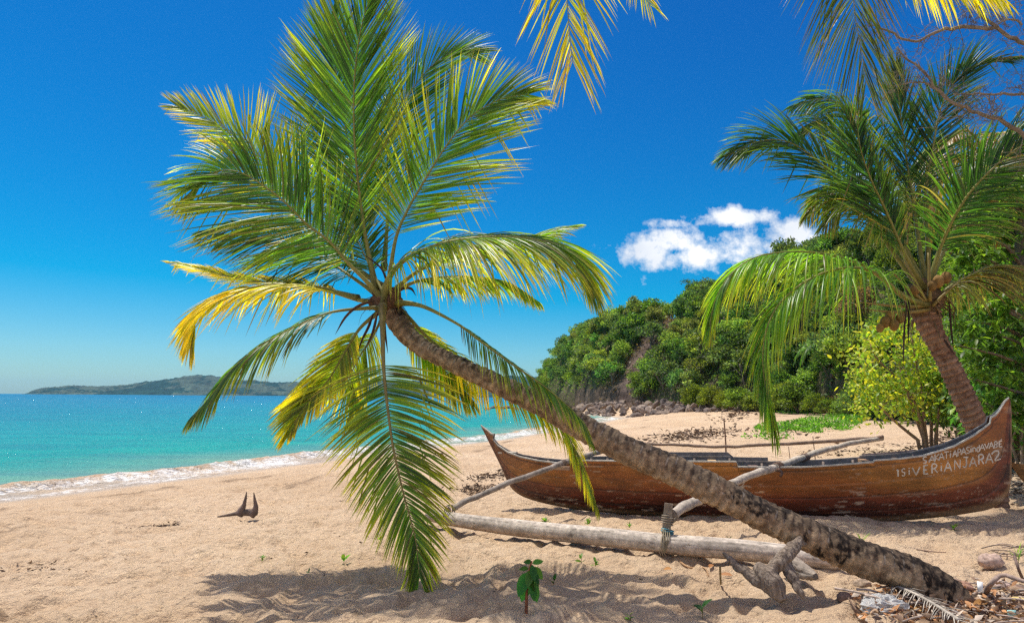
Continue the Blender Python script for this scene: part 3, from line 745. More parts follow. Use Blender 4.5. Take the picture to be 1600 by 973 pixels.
def dead_strips(root, specs, seed, col=(.10, .06, .045)):
    rng = np.random.default_rng(seed)
    for pts in specs:
        m = MB(); P = spline(pts, 12); m.tube(P, np.interp(np.linspace(0, 1, 12), [0, .25, .7, 1], [.012, .03, .022, .003]), 6, np.array(col) * rng.uniform(.8, 1.3), flat=.35)
        m.build('dry_spathe', M_FIBRE, root)

CAMV = np.array([0, -1.0, 0.12])
def leaning_palm():
    base = at(1500, 915, 5.45); base[2] = float(ground_z(base[0], base[1])) - .02
    root = empty('leaning_coconut_palm', base, 'coconut palm leaning far left over the sand in front of the canoe', 'palm tree')
    ctr = [(1570, 985, 5.33, .15), (1512, 958, 5.38, .145), (1462, 918, 5.42, .140), (1412, 893, 5.45, .140), (1350, 873, 5.48, .137), (1287, 846, 5.52, .130), (1200, 809, 5.58, .121), (1132, 774, 5.63, .122), (1056, 736, 5.70, .122),
           (960, 694, 5.79, .114), (890, 656, 5.86, .107), (836, 627, 5.92, .098), (762, 593, 6.0, .087), (700, 563, 6.08, .080), (655, 540, 6.15, .083), (626, 510, 6.22, .095), (608, 480, 6.27, .10)]
    bark_trunk(root, [at(x, y, d) for x, y, d, r in ctr], [c[3] for c in ctr], 3, rings=.07, ring_amp=.009, colA=(.17, .105, .065), colB=(.52, .37, .225), blotch=.96, nl=560, nseg=64, top_dark=.75, ridge_light=.75)
    fibre_boss(root, at(604, 470, 6.25), (.15, .15, .13), 11)
    F = lambda *a: [at(x, y, d) for x, y, d in a]
    mk = lambda pts, normal, **k: make_frond(root, pts, normal, **k)
    # back layer, upright
    mk(F((585, 440, 6.45), (560, 330, 6.7), (540, 200, 6.9), (524, 110, 7.0), (517, 25, 7.0)), (0.1, -1, .2), L=.95, seed=2, dark=.6, yellow=.1, droop=.12, splay=(52, 20), V=.1, n=110)
    mk(F((600, 420, 6.5), (606, 330, 6.8), (606, 240, 7.0), (620, 187, 7.1), (642, 144, 7.1), (673, 105, 7.1), (708, 84, 7.1), (747, 84, 7.0)), (-.25, -1, .35), L=.85, seed=4, dark=.35, yellow=.12, droop=.12, splay=(58, 18), V=.1)
    mk(F((602, 450, 6.3), (560, 420, 6.5), (512, 370, 6.8), (462, 296, 7.0), (418, 259, 7.1), (388, 222, 7.1), (351, 200, 7.1), (314, 181, 7.1), (276, 166, 7.1)), (.0, -1, .5), L=.84, seed=5, yellow=.75, droop=.05, splay=(80, 20), V=.1, side=(1.0, .75), bend=.1, w=.021, gap=.2)
    # tall front frond
    mk(F((588, 452, 6.2), (577, 400, 6.2), (568, 350, 6.2), (558, 270, 6.2), (553, 200, 6.2), (554, 122, 6.2), (565, 40, 6.2), (588, -30, 6.15)), (0, -1, .1), L=.98, seed=6, yellow=.4, dark=.05, droop=.06, splay=(46, 20), V=.12, n=120, bend=.3)
    # up right
    mk(F((606, 455, 6.2), (618, 375, 6.2), (636, 330, 6.2), (657, 293, 6.15), (696, 230, 6.1), (735, 183, 6.05), (776, 158, 6.0), (805, 150, 5.95), (826, 148, 5.95)), (-.1, -1, .25), L=.84, seed=7, yellow=.6, droop=.14, splay=(62, 18), V=.08, n=115, side=(1.05, .95), dark=.1)
    # big left
    mk(F((600, 470, 6.15), (573, 440, 6.1), (543, 410, 6.05), (514, 377, 6.0), (480, 351, 5.95), (447, 318, 5.9), (414, 292, 5.9), (381, 272, 5.9), (351, 266, 5.9), (321, 275, 5.9), (301, 294, 5.9)), (.0, -1, .35), L=.86, seed=8, yellow=.4, dark=.15, droop=.28, splay=(66, 20), V=.05, n=120, side=(.95, 1.1))
    mk(F((598, 468, 6.3), (560, 440, 6.5), (500, 400, 6.7), (440, 372, 6.8), (380, 356, 6.85), (320, 362, 6.9)), (.0, -.8, .6), L=.62, seed=9, yellow=.08, dark=.9, droop=.5, splay=(60, 20), V=.1, n=90)
    # gold left
    mk(F((598, 474, 6.3), (558, 468, 6.4), (528, 459, 6.45), (499, 452, 6.5), (465, 449, 6.55), (432, 450, 6.6), (369, 455, 6.6), (329, 473, 6.55), (307, 498, 6.5), (297, 540, 6.5)), (.05, -.35, 1), L=.70, seed=10, yellow=.95, droop=.95, splay=(60, 25), V=.5, n=100, w=.023, gap=.25, side=(.85, 1.1), label='golden yellow frond reaching left')
    mk(F((560, 466, 6.4), (480, 445, 6.55), (400, 440, 6.7), (330, 425, 6.8), (268, 410, 6.9)), (.0, -.6, 1), L=.36, seed=11, yellow=.85, droop=.1, splay=(30, 12), V=.3, n=60, t0=.2, w=.022)
    # left, drooping dark
    mk(F((600, 480, 6.15), (565, 482, 6.1), (517, 488, 6.0), (462, 510, 5.9), (406, 542, 5.8), (362, 577, 5.75), (330, 618, 5.7), (300, 650, 5.7)), (.0, -.3, 1), L=.52, seed=12, yellow=.32, dark=.7, droop=.9, splay=(55, 14), V=.15, n=80, w=.017, rbase=.02)
    # lower left
    mk(F((596, 484, 6.2), (565, 510, 6.2), (547, 536, 6.15), (530, 565, 6.1), (514, 592, 6.1), (490, 620, 6.05), (469, 645, 6.0), (451, 680, 6.0)), (.3, -1, .1), L=.50, seed=13, yellow=.8, droop=.3, splay=(50, 14), V=.2, n=80, w=.022, side=(1.0, .55), rbase=.022, label='yellow frond hanging to the lower left')
    mk(F((602, 486, 6.35), (580, 530, 6.5), (560, 560, 6.6), (545, 600, 6.7), (560, 640, 6.7)), (.3, -1, .3), L=.5, seed=14, yellow=.8, droop=.6, splay=(60, 20), V=.2, n=60, rbase=.018)
    # straight down in front
    mk(F((598, 478, 6.0), (598, 520, 5.85), (600, 580, 5.75), (607, 647, 5.68), (615, 702, 5.64), (629, 765, 5.6), (639, 802, 5.58), (650, 846, 5.56), (655, 900, 5.55)), (.05, -1, -.1), L=.60, t0=.25, seed=15, yellow=.6, dark=.45, droop=.22, splay=(84, 20), bend=.15, V=-.05, n=112, w=.020, gap=.16, rbase=.03, stalk_col=(.22, .17, .05), lprof=[1.0, 1.05, 1.0, .95, .82, .75, .62, .5, .45], label='long frond hanging straight down almost to the sand')
    # right arching
    mk(F((600, 474, 6.15), (603, 448, 6.1), (614, 425, 6.05), (630, 408, 6.0), (651, 395, 5.95), (688, 381, 5.85), (730, 373, 5.75), (780, 370, 5.7), (836, 374, 5.65), (885, 390, 5.6), (920, 440, 5.6)), (.0, -.45, 1), L=.92, seed=16, yellow=.55, dark=.35, droop=.78, splay=(60, 16), V=.15, n=125, w=.020, side=(1, 1.05), rbase=.034, t0=.12)
    mk(F((606, 462, 6.3), (660, 420, 6.5), (740, 395, 6.7), (810, 378, 6.8), (870, 360, 6.8), (892, 354, 6.8)), (.0, -.5, 1), L=.5, seed=17, yellow=.5, droop=.3, splay=(50, 16), V=.3, n=80)
    mk(F((606, 465, 6.35), (650, 440, 6.6), (720, 432, 6.8), (790, 440, 6.9), (840, 470, 6.9)), (.0, -.3, 1), L=.42, seed=18, yellow=.5, droop=.8, splay=(60, 16), V=.1, n=80)
    # small fans round the heart of the crown
    mk(F((600, 460, 6.1), (570, 400, 6.3), (550, 350, 6.5), (545, 310, 6.6)), (.2, -1, .5), L=.5, seed=19, yellow=.1, dark=.6, droop=.3, n=60, rbase=.016)
    # right, along the trunk
    mk(F((615, 474, 6.2), (640, 474, 6.1), (669, 482, 6.0), (718, 508, 5.86), (747, 530, 5.78), (799, 568, 5.66), (854, 606, 5.58), (905, 652, 5.52), (925, 690, 5.5)), (.25, -.7, .8), L=.34, t0=.34, seed=21, yellow=.35, dark=.5, droop=.9, splay=(45, 8), V=-.1, n=62, w=.013, rbase=.026, skip=.1)
    mk(F((618, 478, 6.4), (640, 498, 6.45), (661, 520, 6.5), (690, 545, 6.55), (760, 590, 6.5), (830, 632, 6.4), (880, 670, 6.3), (905, 720, 6.25), (930, 785, 6.2)), (.2, -.6, .8), L=.46, t0=.15, seed=22, yellow=.8, droop=1.0, splay=(60, 8), V=.2, n=95, w=.018, rbase=.022, gap=.3, label='yellow frond passing behind the trunk', lprof=[.8, .9, .9, .8, .75, .7, .6, .5, .35])
    mk(F((612, 484, 6.45), (635, 510, 6.6), (668, 545, 6.7), (700, 585, 6.7), (738, 632, 6.7)), (.3, -1, .4), L=.42, t0=.2, seed=23, yellow=.7, droop=.45, splay=(60, 14), V=.1, n=70, rbase=.02)
    dead_strips(root, [F((585, 470, 6.05), (560, 478, 6.0), (540, 495, 6.0), (524, 522, 6.0)), F((583, 490, 6.05), (576, 510, 6.05), (566, 530, 6.0), (560, 548, 6.0)), F((590, 488, 6.0), (582, 520, 5.98), (570, 545, 5.98)),
                       F((607, 452, 6.1), (596, 420, 6.1), (565, 395, 6.05)), F((612, 455, 6.2), (640, 450, 6.3), (650, 462, 6.3)), F((600, 488, 6.05), (602, 520, 6.0), (606, 552, 6.0))], 4)
leaning_palm()

def second_palm():
    base = at(1550, 745, 10.0); base[2] = float(ground_z(base[0], base[1])) - .05
    root = empty('coconut_bearing_palm', base, 'fruiting coconut palm with ringed trunk growing behind the canoe stern', 'palm tree')
    F = lambda *a: [at(x, y, d) for x, y, d in a]
    ctr = [(1543, 700, 10.0, .172), (1530, 672, 10.0, .165), (1515, 640, 10.0, .158), (1497, 600, 10.0, .15), (1480, 565, 10.0, .142), (1465, 535, 10.0, .145), (1452, 508, 10.0, .165), (1446, 480, 10.0, .19)]
    pts = [base + np.array([0, 0, -.1])] + F(*[c[:3] for c in ctr])
    bark_trunk(root, pts, [.19] + [c[3] for c in ctr], 23, rings=.085, ring_amp=.022, colA=(.16, .08, .05), colB=(.42, .25, .155), nl=330, nseg=48)
    fibre_boss(root, at(1443, 468, 10.0), (.26, .24, .30), 31, col=(.17, .11, .06))
    mk = lambda pts, normal, **k: make_frond(root, pts, normal, **k)
    kw = dict(w=.026, rbase=.045, messy=.20, skip=.25)
    mk(F((1448, 470, 9.9), (1424, 470, 9.8), (1394, 449, 9.6), (1369, 428, 9.5), (1339, 410, 9.4), (1283, 396, 9.2), (1228, 394, 9.1), (1176, 404, 9.0), (1139, 432, 9.0), (1118, 469, 9.0), (1108, 510, 9.0)), (0, -.25, 1), L=1.0, t0=.3, seed=51, yellow=.4, droop=1.2, splay=(55, 14), V=.1, n=120, **kw)
    mk(F((1445, 476, 9.8), (1410, 462, 9.5), (1375, 432, 9.2), (1346, 419, 9.0), (1302, 422, 8.9), (1257, 441, 8.8), (1220, 472, 8.75), (1200, 508, 8.7), (1192, 552, 8.7), (1196, 605, 8.7), (1209, 668, 8.7)), (-.2, -.2, 1), L=1.15, t0=.2, seed=52, yellow=.32, droop=1.35, splay=(60, 8), V=.1, n=130, lprof=[.7, 1, 1.05, .9, .75, .62, .5, .4, .3], **kw)
    mk(F((1440, 450, 10), (1400, 400, 10), (1350, 330, 10), (1314, 287, 10), (1283, 256, 10), (1248, 230, 10), (1217, 219, 10), (1178, 223, 10), (1135, 244, 10)), (0, -1, .4), L=.95, t0=.3, seed=53, yellow=.12, dark=.8, droop=.35, splay=(55, 14), V=.1, n=115, **kw)
    mk(F((1442, 450, 9.8), (1415, 400, 9.6), (1385, 332, 9.5), (1361, 281, 9.4), (1345, 235, 9.35), (1340, 195, 9.3), (1345, 180, 9.2)), (.1, -1, .1), L=.95, t0=.25, seed=54, yellow=.10, dark=.95, droop=.15, splay=(40, 30), V=.15, n=120, side=(.55, 1.2), **kw)
    mk(F((1440, 440, 10.2), (1400, 350, 10.4), (1370, 250, 10.5), (1330, 175, 10.6), (1285, 155, 10.6), (1240, 165, 10.6)), (0, -1, .6), L=.8, t0=.35, seed=55, yellow=.1, dark=.7, droop=.7, splay=(55, 14), V=.1, n=95, **kw)
    mk(F((1440, 440, 10.3), (1390, 340, 10.5), (1350, 260, 10.6), (1310, 205, 10.6), (1275, 190, 10.6), (1247, 212, 10.6)), (0, -1, .6), L=.8, t0=.35, seed=56, yellow=.1, dark=.7, droop=.7, splay=(60, 14), V=.1, n=95, **kw)
    mk(F((1445, 440, 10.1), (1430, 340, 10.3), (1415, 240, 10.4), (1405, 160, 10.4), (1400, 105, 10.4)), (.1, -1, .2), L=.95, t0=.3, seed=57, yellow=.2, dark=.9, droop=.1, splay=(42, 14), V=.2, n=105, **kw)
    mk(F((1448, 445, 10.2), (1450, 380, 10.2), (1445, 312, 10.3), (1457, 234, 10.3), (1471, 168, 10.3), (1494, 125, 10.2), (1530, 98, 10.1), (1580, 92, 10)), (-.2, -1, .2), L=.85, t0=.35, seed=58, yellow=.1, dark=.9, droop=.2, splay=(50, 14), V=.1, n=100, **kw)
    mk(F((1450, 455, 9.9), (1470, 385, 9.7), (1502, 320, 9.4), (1541, 273, 9.2), (1600, 226, 9.0), (1665, 215, 8.9)), (.1, -.8, .6), L=.95, t0=.2, seed=59, yellow=.08, dark=.8, droop=.45, splay=(62, 16), V=.1, n=110, **kw)
    mk(F((1455, 480, 9.9), (1461, 470, 9.9), (1483, 449, 9.8), (1517, 430, 9.8), (1554, 415, 9.8), (1600, 415, 9.8)), (0, -.2, 1), L=.8, t0=.2, seed=60, yellow=.15, dark=.5, dry=.45, droop=1.3, splay=(60, 14), V=.1, n=90, **kw)
    mk(F((1450, 450, 10.1), (1480, 380, 10.3), (1520, 310, 10.4), (1560, 270, 10.5), (1600, 262, 10.5)), (0, -1, .5), L=.8, t0=.3, seed=61, yellow=.1, dark=.9, dry=.2, droop=.6, n=90, **kw)
    mk(F((1440, 455, 9.9), (1400, 380, 9.8), (1350, 330, 9.7), (1320, 320, 9.7), (1290, 350, 9.7)), (0, -.6, .8), L=.75, t0=.3, seed=62, yellow=.15, dark=.6, dry=.2, droop=.9, n=85, **kw)
    mk(F((1445, 448, 10.1), (1400, 360, 10.2), (1375, 300, 10.2), (1350, 290, 10.1), (1300, 300, 10.1), (1262, 335, 10.1)), (0, -.8, .8), L=.8, t0=.35, seed=64, yellow=.15, dark=.5, dry=.2, droop=.9, n=90, **kw)
    # fruit stalks and nuts
    rng = np.random.default_rng(2)
    m = MB()
    for pts in [((1450, 478, 9.8), (1400, 478, 9.6), (1345, 472, 9.5)), ((1450, 484, 9.8), (1410, 488, 9.6), (1358, 484, 9.5)), ((1445, 470, 9.7), (1425, 430, 9.6), (1410, 405, 9.6)), ((1452, 470, 9.7), (1452, 430, 9.6), (1450, 395, 9.6)), ((1456, 478, 9.8), (1480, 455, 9.7), (1500, 440, 9.7)), ((1440, 470, 9.7), (1412, 445, 9.6), (1395, 425, 9.5))]:
        m.tube(spline(F(*pts), 10), np.linspace(.05, .012, 10), 6, (.26, .19, .05), flat=.6)
    m.build('fruit_stalk', M_STALK, root)
    for i, (x, y, d, r) in enumerate([(1383, 503, 9.5, .085), (1397, 508, 9.45, .08), (1391, 494, 9.55, .08), (1407, 497, 9.5, .075), (1375, 512, 9.5, .065), (1466, 440, 9.6, .095), (1478, 434, 9.65, .09), (1457, 446, 9.6, .08), (1430, 452, 9.6, .08)]):
        c = at(x, y, d); u, v = np.meshgrid(np.linspace(.01, math.pi - .01, 14), np.linspace(0, 2 * math.pi, 18, endpoint=False), indexing='ij')
        dd = np.stack([np.sin(u) * np.cos(v), np.sin(u) * np.sin(v), np.cos(u) * 1.25 - .12 * np.sin(3 * v) * np.sin(u)], -1)
        q = MB(); q.grid(c + dd * r * .8, np.array([.26, .15, .045]) * rng.uniform(.7, 1.2), wrap=True); q.build('coconut', M_HUSK, root)
    dead_strips(root, [F((1418, 468, 9.6), (1414, 500, 9.55), (1412, 540, 9.55), (1411, 575, 9.55)), F((1420, 462, 9.55), (1420, 500, 9.55), (1419, 540, 9.5)), F((1483, 470, 9.7), (1486, 510, 9.7), (1490, 548, 9.7)), F((1475, 530, 9.75), (1485, 545, 9.7), (1493, 556, 9.7))], 9, (.07, .045, .035))
second_palm()

def overhead_palm():
    base = np.array([6.2, -2.5, .45])
    root = empty('overhanging_coconut_palm', base, 'coconut palm out of frame whose yellowing frond tips hang down from the top edge', 'palm tree')
    crown = np.array([2.6, 4.6, 6.9])
    bark_trunk(root, [base + [0, 0, -.1], base + [-.5, .8, 1.8], base + [-1.9, 3.2, 4.4], crown], [.2, .16, .14, .13], 43, nl=200, nseg=32)
    fibre_boss(root, crown, (.2, .2, .2), 45)
    F = lambda *a: [crown] + [at(x, y, d) for x, y, d in a]
    make_frond(root, F((900, -420, 5.0), (884, -200, 4.9), (884, -60, 4.9), (886, 0, 4.9), (889, 40, 4.9), (891, 68, 4.9), (895, 96, 4.9)), (0, -1, .1), L=.74, t0=.35, seed=71, yellow=1.0, dry=.12, droop=.1, splay=(58, 22), V=.1, n=70, w=.017, gap=.35, skip=.12, lprof=[.9, 1, 1.1, 1.1, 1, .85, .6])
    make_frond(root, F((1040, -400, 5.2), (1000, -240, 5.2), (985, -120, 5.2), (988, -55, 5.2), (1003, -12, 5.2), (1016, 8, 5.2)), (0, -1, .3), L=.62, t0=.3, seed=72, yellow=.95, droop=.3, splay=(60, 22), n=60, w=.016)
    make_frond(root, F((1300, -420, 5.6), (1325, -200, 5.6), (1334, 0, 5.6), (1340, 47, 5.6), (1349, 98, 5.6), (1353, 128, 5.6)), (.1, -1, .0), L=.95, t0=.35, seed=73, yellow=.1, dark=1.0, dry=.2, droop=.15, splay=(62, 18), V=.0, n=85, w=.014, side=(1, .9), lprof=[.9, 1, 1.15, 1.1, 1, .85, .4])
    make_frond(root, F((1300, -300, 6.0), (1380, -120, 6.0), (1440, -50, 6.0), (1500, -28, 6.0), (1560, -5, 6.0)), (0, -.3, 1), L=.85, t0=.3, seed=74, yellow=.95, droop=1.2, splay=(60, 16), n=80, w=.02, gap=.3)
    make_frond(root, F((1400, -400, 6.2), (1520, -200, 6.3), (1600, -60, 6.3), (1640, 40, 6.3)), (0, -.6, 1), L=.6, t0=.3, seed=75, yellow=.5, droop=.9, n=70)
overhead_palm()

# ------------------------------------------------------------------ outrigger canoe
BA = at(751, 664, 9.95)[:2]; BB = at(1580, 640, 8.55)[:2]
BE = np.array([*(BB - BA), 0.0]); BL = np.linalg.norm(BE); BE /= BL
BN = np.array([BE[1], -BE[0], 0.0])            # towards the camera
BO = np.array([BA[0], BA[1], 0.0])
def boat_hit(px, py, off=0.0):
    d = ray(px, py); P0 = BO + BN * off
    t = np.dot(P0 - CAM, BN) / np.dot(d, BN); P = CAM + d * t
    return np.dot(P - BO, BE), P[2]
def W3(u, z, off): return BO + BE * np.asarray(u)[..., None] + BN * np.asarray(off)[..., None] + np.array([0, 0, 1.0]) * np.asarray(z)[..., None]
BMAX = 0.40
def beam(t): return np.interp(t, [0, .02, .05, .12, .22, .35, .5, .65, .8, .9, .96, .985, 1], [.012, .03, .075, .19, .30, .38, .40, .39, .29, .17, .07, .022, .012])
GPX = [(751, 664), (760, 671), (767, 677.5), (771, 678), (769.5, 685), (777, 695), (793, 706), (812, 713), (841, 719), (872, 723), (886, 721), (889, 718.5), (1000, 719.5), (1151, 720.5), (1153, 728.5), (1200, 729.5), (1253, 729), (1310, 725.5), (1365, 721), (1366, 718.5), (1405, 716), (1444, 711), (1490, 697), (1522, 680), (1548, 661), (1550, 651), (1556, 649), (1563, 641), (1572, 626), (1577, 621)]
KPX = [(751, 664), (766, 694), (783, 728), (795, 758), (806, 770), (820, 777), (846, 785), (900, 796), (1000, 805), (1130, 812), (1287, 815), (1412, 813), (1490, 805), (1550, 795), (1566, 784), (1574, 772), (1579.5, 757), (1580, 700), (1580, 660), (1579, 625), (1577, 621)]
def arc(P, n):
    P = np.array(P); s = np.r_[0, np.cumsum(np.linalg.norm(np.diff(P, axis=0), axis=1))]; s /= s[-1]; return P, s
def canoe_mesh_parts(root, NT=520, NS=54):
    K = np.array([boat_hit(x, y, 0) for x, y in KPX])
    G = []
    for x, y in GPX:
        u = boat_hit(x, y, .2)[0]; tt = np.clip(u / BL, 0, 1); u, z = boat_hit(x, y, float(beam(tt))); G.append((u, z))
    G = np.array(G)
    # pair stations: bow stem, bottom, stern post
    K, ks = arc(K, 0); G, gs = arc(G, 0)
    t = np.linspace(0, 1, NT)
    kmap = np.interp(t, [0, .06, .14, .90, .965, 1], [0, .085, .16, .845, .90, 1])
    # smooth the control polylines a little
    kf = np.linspace(0, 1, 900); Ku = np.interp(kf, ks, K[:, 0]); Kz = np.interp(kf, ks, K[:, 1])
    def sm(a, w=13):
        p = np.r_[[a[0]] * w, a, [a[-1]] * w]; return np.convolve(p, np.ones(2 * w + 1) / (2 * w + 1), 'same')[w:-w]
    Ku, Kz = sm(Ku), sm(Kz)
    ku = np.interp(kmap, kf, Ku); kz = np.interp(kmap, kf, Kz)
    gu = np.interp(t, gs, G[:, 0]); gz_ = np.interp(t, gs, G[:, 1])
    b = beam(np.clip(gu / BL, 0, 1))
    s = np.linspace(0, 1, NS)
    U = ku[:, None] * (1 - s) + gu[:, None] * s; Z = kz[:, None] * (1 - s) + gz_[:, None] * s
    full = np.interp(t, [0, .1, .3, .7, .9, 1], [1.0, .8, .52, .52, .75, 1.0])[:, None]
    wid = .012 + (b[:, None] - .012) * s[None] ** full
    # planking: three strakes with shallow laps
    sk = (s * 4.2 + .15) % 1.0; lap = np.where(sk < .06, -.006, .0)[None] + .004 * sk[None]
    P = W3(U, Z, wid); nn = fbm(P * np.array([1.2, 1.2, 9]), 4, 201)
    wid = wid + lap * np.minimum(1, b[:, None] * 8) + .006 * (fbm(P * 2.5, 3, 209) - .5)
    m = MB()
    def colour(P, Sg):
        g = fbm(P * np.array([1.3, 1.3, 16]), 5, 211); g2 = fbm(P * np.array([.9, .9, 3.5]), 4, 213); g3 = fbm(P * np.array([9, 9, 40]), 3, 219)
        hi = np.array([.24, .078, .019]); gold = np.array([.36, .150, .030]); red = np.array([.155, .036, .015]); dk = np.array([.022, .010, .008])
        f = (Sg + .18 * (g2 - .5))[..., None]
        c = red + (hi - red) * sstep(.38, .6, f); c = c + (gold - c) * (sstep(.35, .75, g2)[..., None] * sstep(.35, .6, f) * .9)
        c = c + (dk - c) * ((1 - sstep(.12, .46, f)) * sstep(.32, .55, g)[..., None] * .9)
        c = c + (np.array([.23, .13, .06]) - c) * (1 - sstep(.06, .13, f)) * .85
        c = c * (.25 + 1.5 * fbm(P * np.array([2.2, 2.2, 9]), 5, 291, .65))[..., None]
        bow = (1 - sstep(.0, .22, np.linspace(0, 1, P.shape[0])))[:, None, None]; c = c + (np.array([.17, .085, .055]) * (.5 + g[..., None]) - c) * bow * .7
        peel = sstep(.66, .73, fbm(P * np.array([6, 6, 34]), 5, 221, .6) + .08 * (1 - Sg)) * sstep(.40, .58, fbm(P * 1.1, 2, 223))
        c = c + (np.array([.50, .36, .25]) - c) * (peel * .8)[..., None]
        nail = ((np.abs(((P[..., 0] / .16) % 1.0) - .5) < .05) & (np.abs(((Sg * 4.2 + .15) % 1.0) - .12) < .03)) * 1.0; c = c * (1 - .55 * nail[..., None])
        scr = sstep(.70, .74, fbm(P * np.array([14, 14, 90]), 3, 333)) * sstep(.45, .6, g2); c = c + (np.array([.42, .28, .18]) - c) * (scr * .55)[..., None]
        seam = (np.abs(((Sg * 4.2 + .15) % 1.0) - .03) < .022) * 1.0
        c = c * (1 - .6 * seam[..., None])
        return c * np.where(g3 > .7, 1.25, 1)[..., None]
    Sg = np.broadcast_to(s[None], U.shape)
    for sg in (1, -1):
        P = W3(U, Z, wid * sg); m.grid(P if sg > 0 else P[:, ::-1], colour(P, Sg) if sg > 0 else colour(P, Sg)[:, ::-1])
    hull = m.build('hull', M_HULL, root, smooth=True)
    bv = BVHTree.FromPolygons([tuple(v) for v in W3(U, Z, wid).reshape(-1, 3)], [tuple(int(q) for q in f) for f in (lambda idx: np.stack([idx[:-1, :-1], idx[1:, :-1], idx[1:, 1:], idx[:-1, 1:]], -1).reshape(-1, 4))(np.arange(NT * NS).reshape(NT, NS))])
    # inner lining
    si = np.linspace(.16, .995, 26); a0, a1 = int(NT * .035), int(NT * .93)
    Ui = ku[a0:a1, None] * (1 - si) + gu[a0:a1, None] * si; Zi = kz[a0:a1, None] * (1 - si) + gz_[a0:a1, None] * si
    Wi = np.maximum(.012 + (b[a0:a1, None] - .012) * si[None] ** full[a0:a1] - .028, .002)
    mi = MB()
    for sg in (1, -1):
        P = W3(Ui, Zi, Wi * sg); g = fbm(P * np.array([1.5, 1.5, 18]), 4, 231)
        c = (np.array([.17, .155, .15]) * (.5 + g)[..., None]); seam = (np.abs(((si * 4.2 + .3) % 1.0) - .05) < .05)[None, :, None]; c = np.where(seam, c * .45, c)
        mi.grid(P if sg < 0 else P[:, ::-1], c if sg < 0 else c[:, ::-1])
    mi.grid(np.stack([W3(Ui[:, 0], Zi[:, 0], Wi[:, 0]), W3(Ui[:, 0], Zi[:, 0], -Wi[:, 0])], 1), (.13, .11, .10))
    mi.build('inner_planking', M_WOOD, root)
    # worn gunwale edge
    me_ = MB()
    for sg in (1, -1):
        o_ = (wid[:, -1] + .004) * sg; i_ = np.maximum(wid[:, -1] - .034, .0) * sg
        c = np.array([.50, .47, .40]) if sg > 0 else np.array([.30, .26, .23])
        top = gz_ + .006; Lw = gz_ - .012
        me_.grid(np.stack([W3(gu, Lw, o_), W3(gu, top, o_), W3(gu, top, i_), W3(gu, Lw, i_)], 1), c * np.array([1, 1, 1]))
    me_.build('gunwale', M_WOOD, root, smooth=False)
    # thwarts, blocks, bow deck
    gi = lambda u: float(np.interp(u, gu[30:-30], gz_[30:-30]))
    bi = lambda u: float(beam(u / BL)) - .03
    for px, w_, h_, col in ((800, .13, .012, (.48, .42, .34)), (841, .035, .03, (.36, .17, .08)), (905, .05, .02, (.22, .16, .12)), (1112, .055, .022, (.42, .27, .13)), (1176, .06, .02, (.16, .11, .10)), (1205, .03, .02, (.26, .2, .15)), (1345, .04, .03, (.40, .24, .14)), (1395, .03, .02, (.3, .2, .14))):
        u = boat_hit(px, 720, -.3)[0]; q = MB(); z = gi(u) - .045 - (.02 if px != 800 else -.02)
        q.box(W3(np.array(u), np.array(z), np.array(0.0)), (w_, bi(u) + .004, h_), (BE, BN, (0, 0, 1)), col); q.build('thwart', M_WOOD, root, smooth=False)
    for px in (860, 925, 950, 1085, 1140, 1190, 1235, 1285, 1330, 1420):
        u = boat_hit(px, 715, -.35)[0]; q = MB(); ss = np.linspace(.2, .97, 8); j = int(np.argmin(np.abs(gu - u)))
        for sg in (1, -1):
            zz = kz[j] * (1 - ss) + gz_[j] * ss; ww = np.maximum(.012 + (b[j] - .012) * ss ** full[j] - .045, 0)
            q.tube(W3(np.full(8, u), zz, ww * sg), .018, 4, (.19, .15, .13))
        q.build('rib', M_WOOD, root)
    q = MB()
    for px in (962, 1050, 1100, 1130): # raised washboard on the far side
        pass
    u0, u1 = boat_hit(950, 715, -.38)[0], boat_hit(1200, 715, -.38)[0]
    uu = np.linspace(u0, u1, 30); zz = np.array([gi(x) for x in uu]); oo = -np.array([float(beam(x / BL)) - .01 for x in uu])
    q.grid(np.stack([W3(uu, zz - .02, oo), W3(uu, zz + .055, oo - .004), W3(uu, zz + .055, oo - .022), W3(uu, zz - .02, oo - .022)], 1), (.20, .18, .18)); q.build('washboard', M_WOOD, root, smooth=False)
    q = MB(); u0, u1 = boat_hit(1345, 715, -.38)[0], boat_hit(1425, 700, -.3)[0]
    uu = np.linspace(u0, u1, 20); zz = np.array([gi(x) for x in uu]); oo = -np.array([float(beam(x / BL)) - .01 for x in uu])
    q.grid(np.stack([W3(uu, zz - .02, oo), W3(uu, zz + .025, oo - .004), W3(uu, zz + .025, oo - .022), W3(uu, zz - .02, oo - .022)], 1), (.24, .17, .16)); q.build('washboard', M_WOOD, root, smooth=False)
    # rubbing patch lines
    return bv

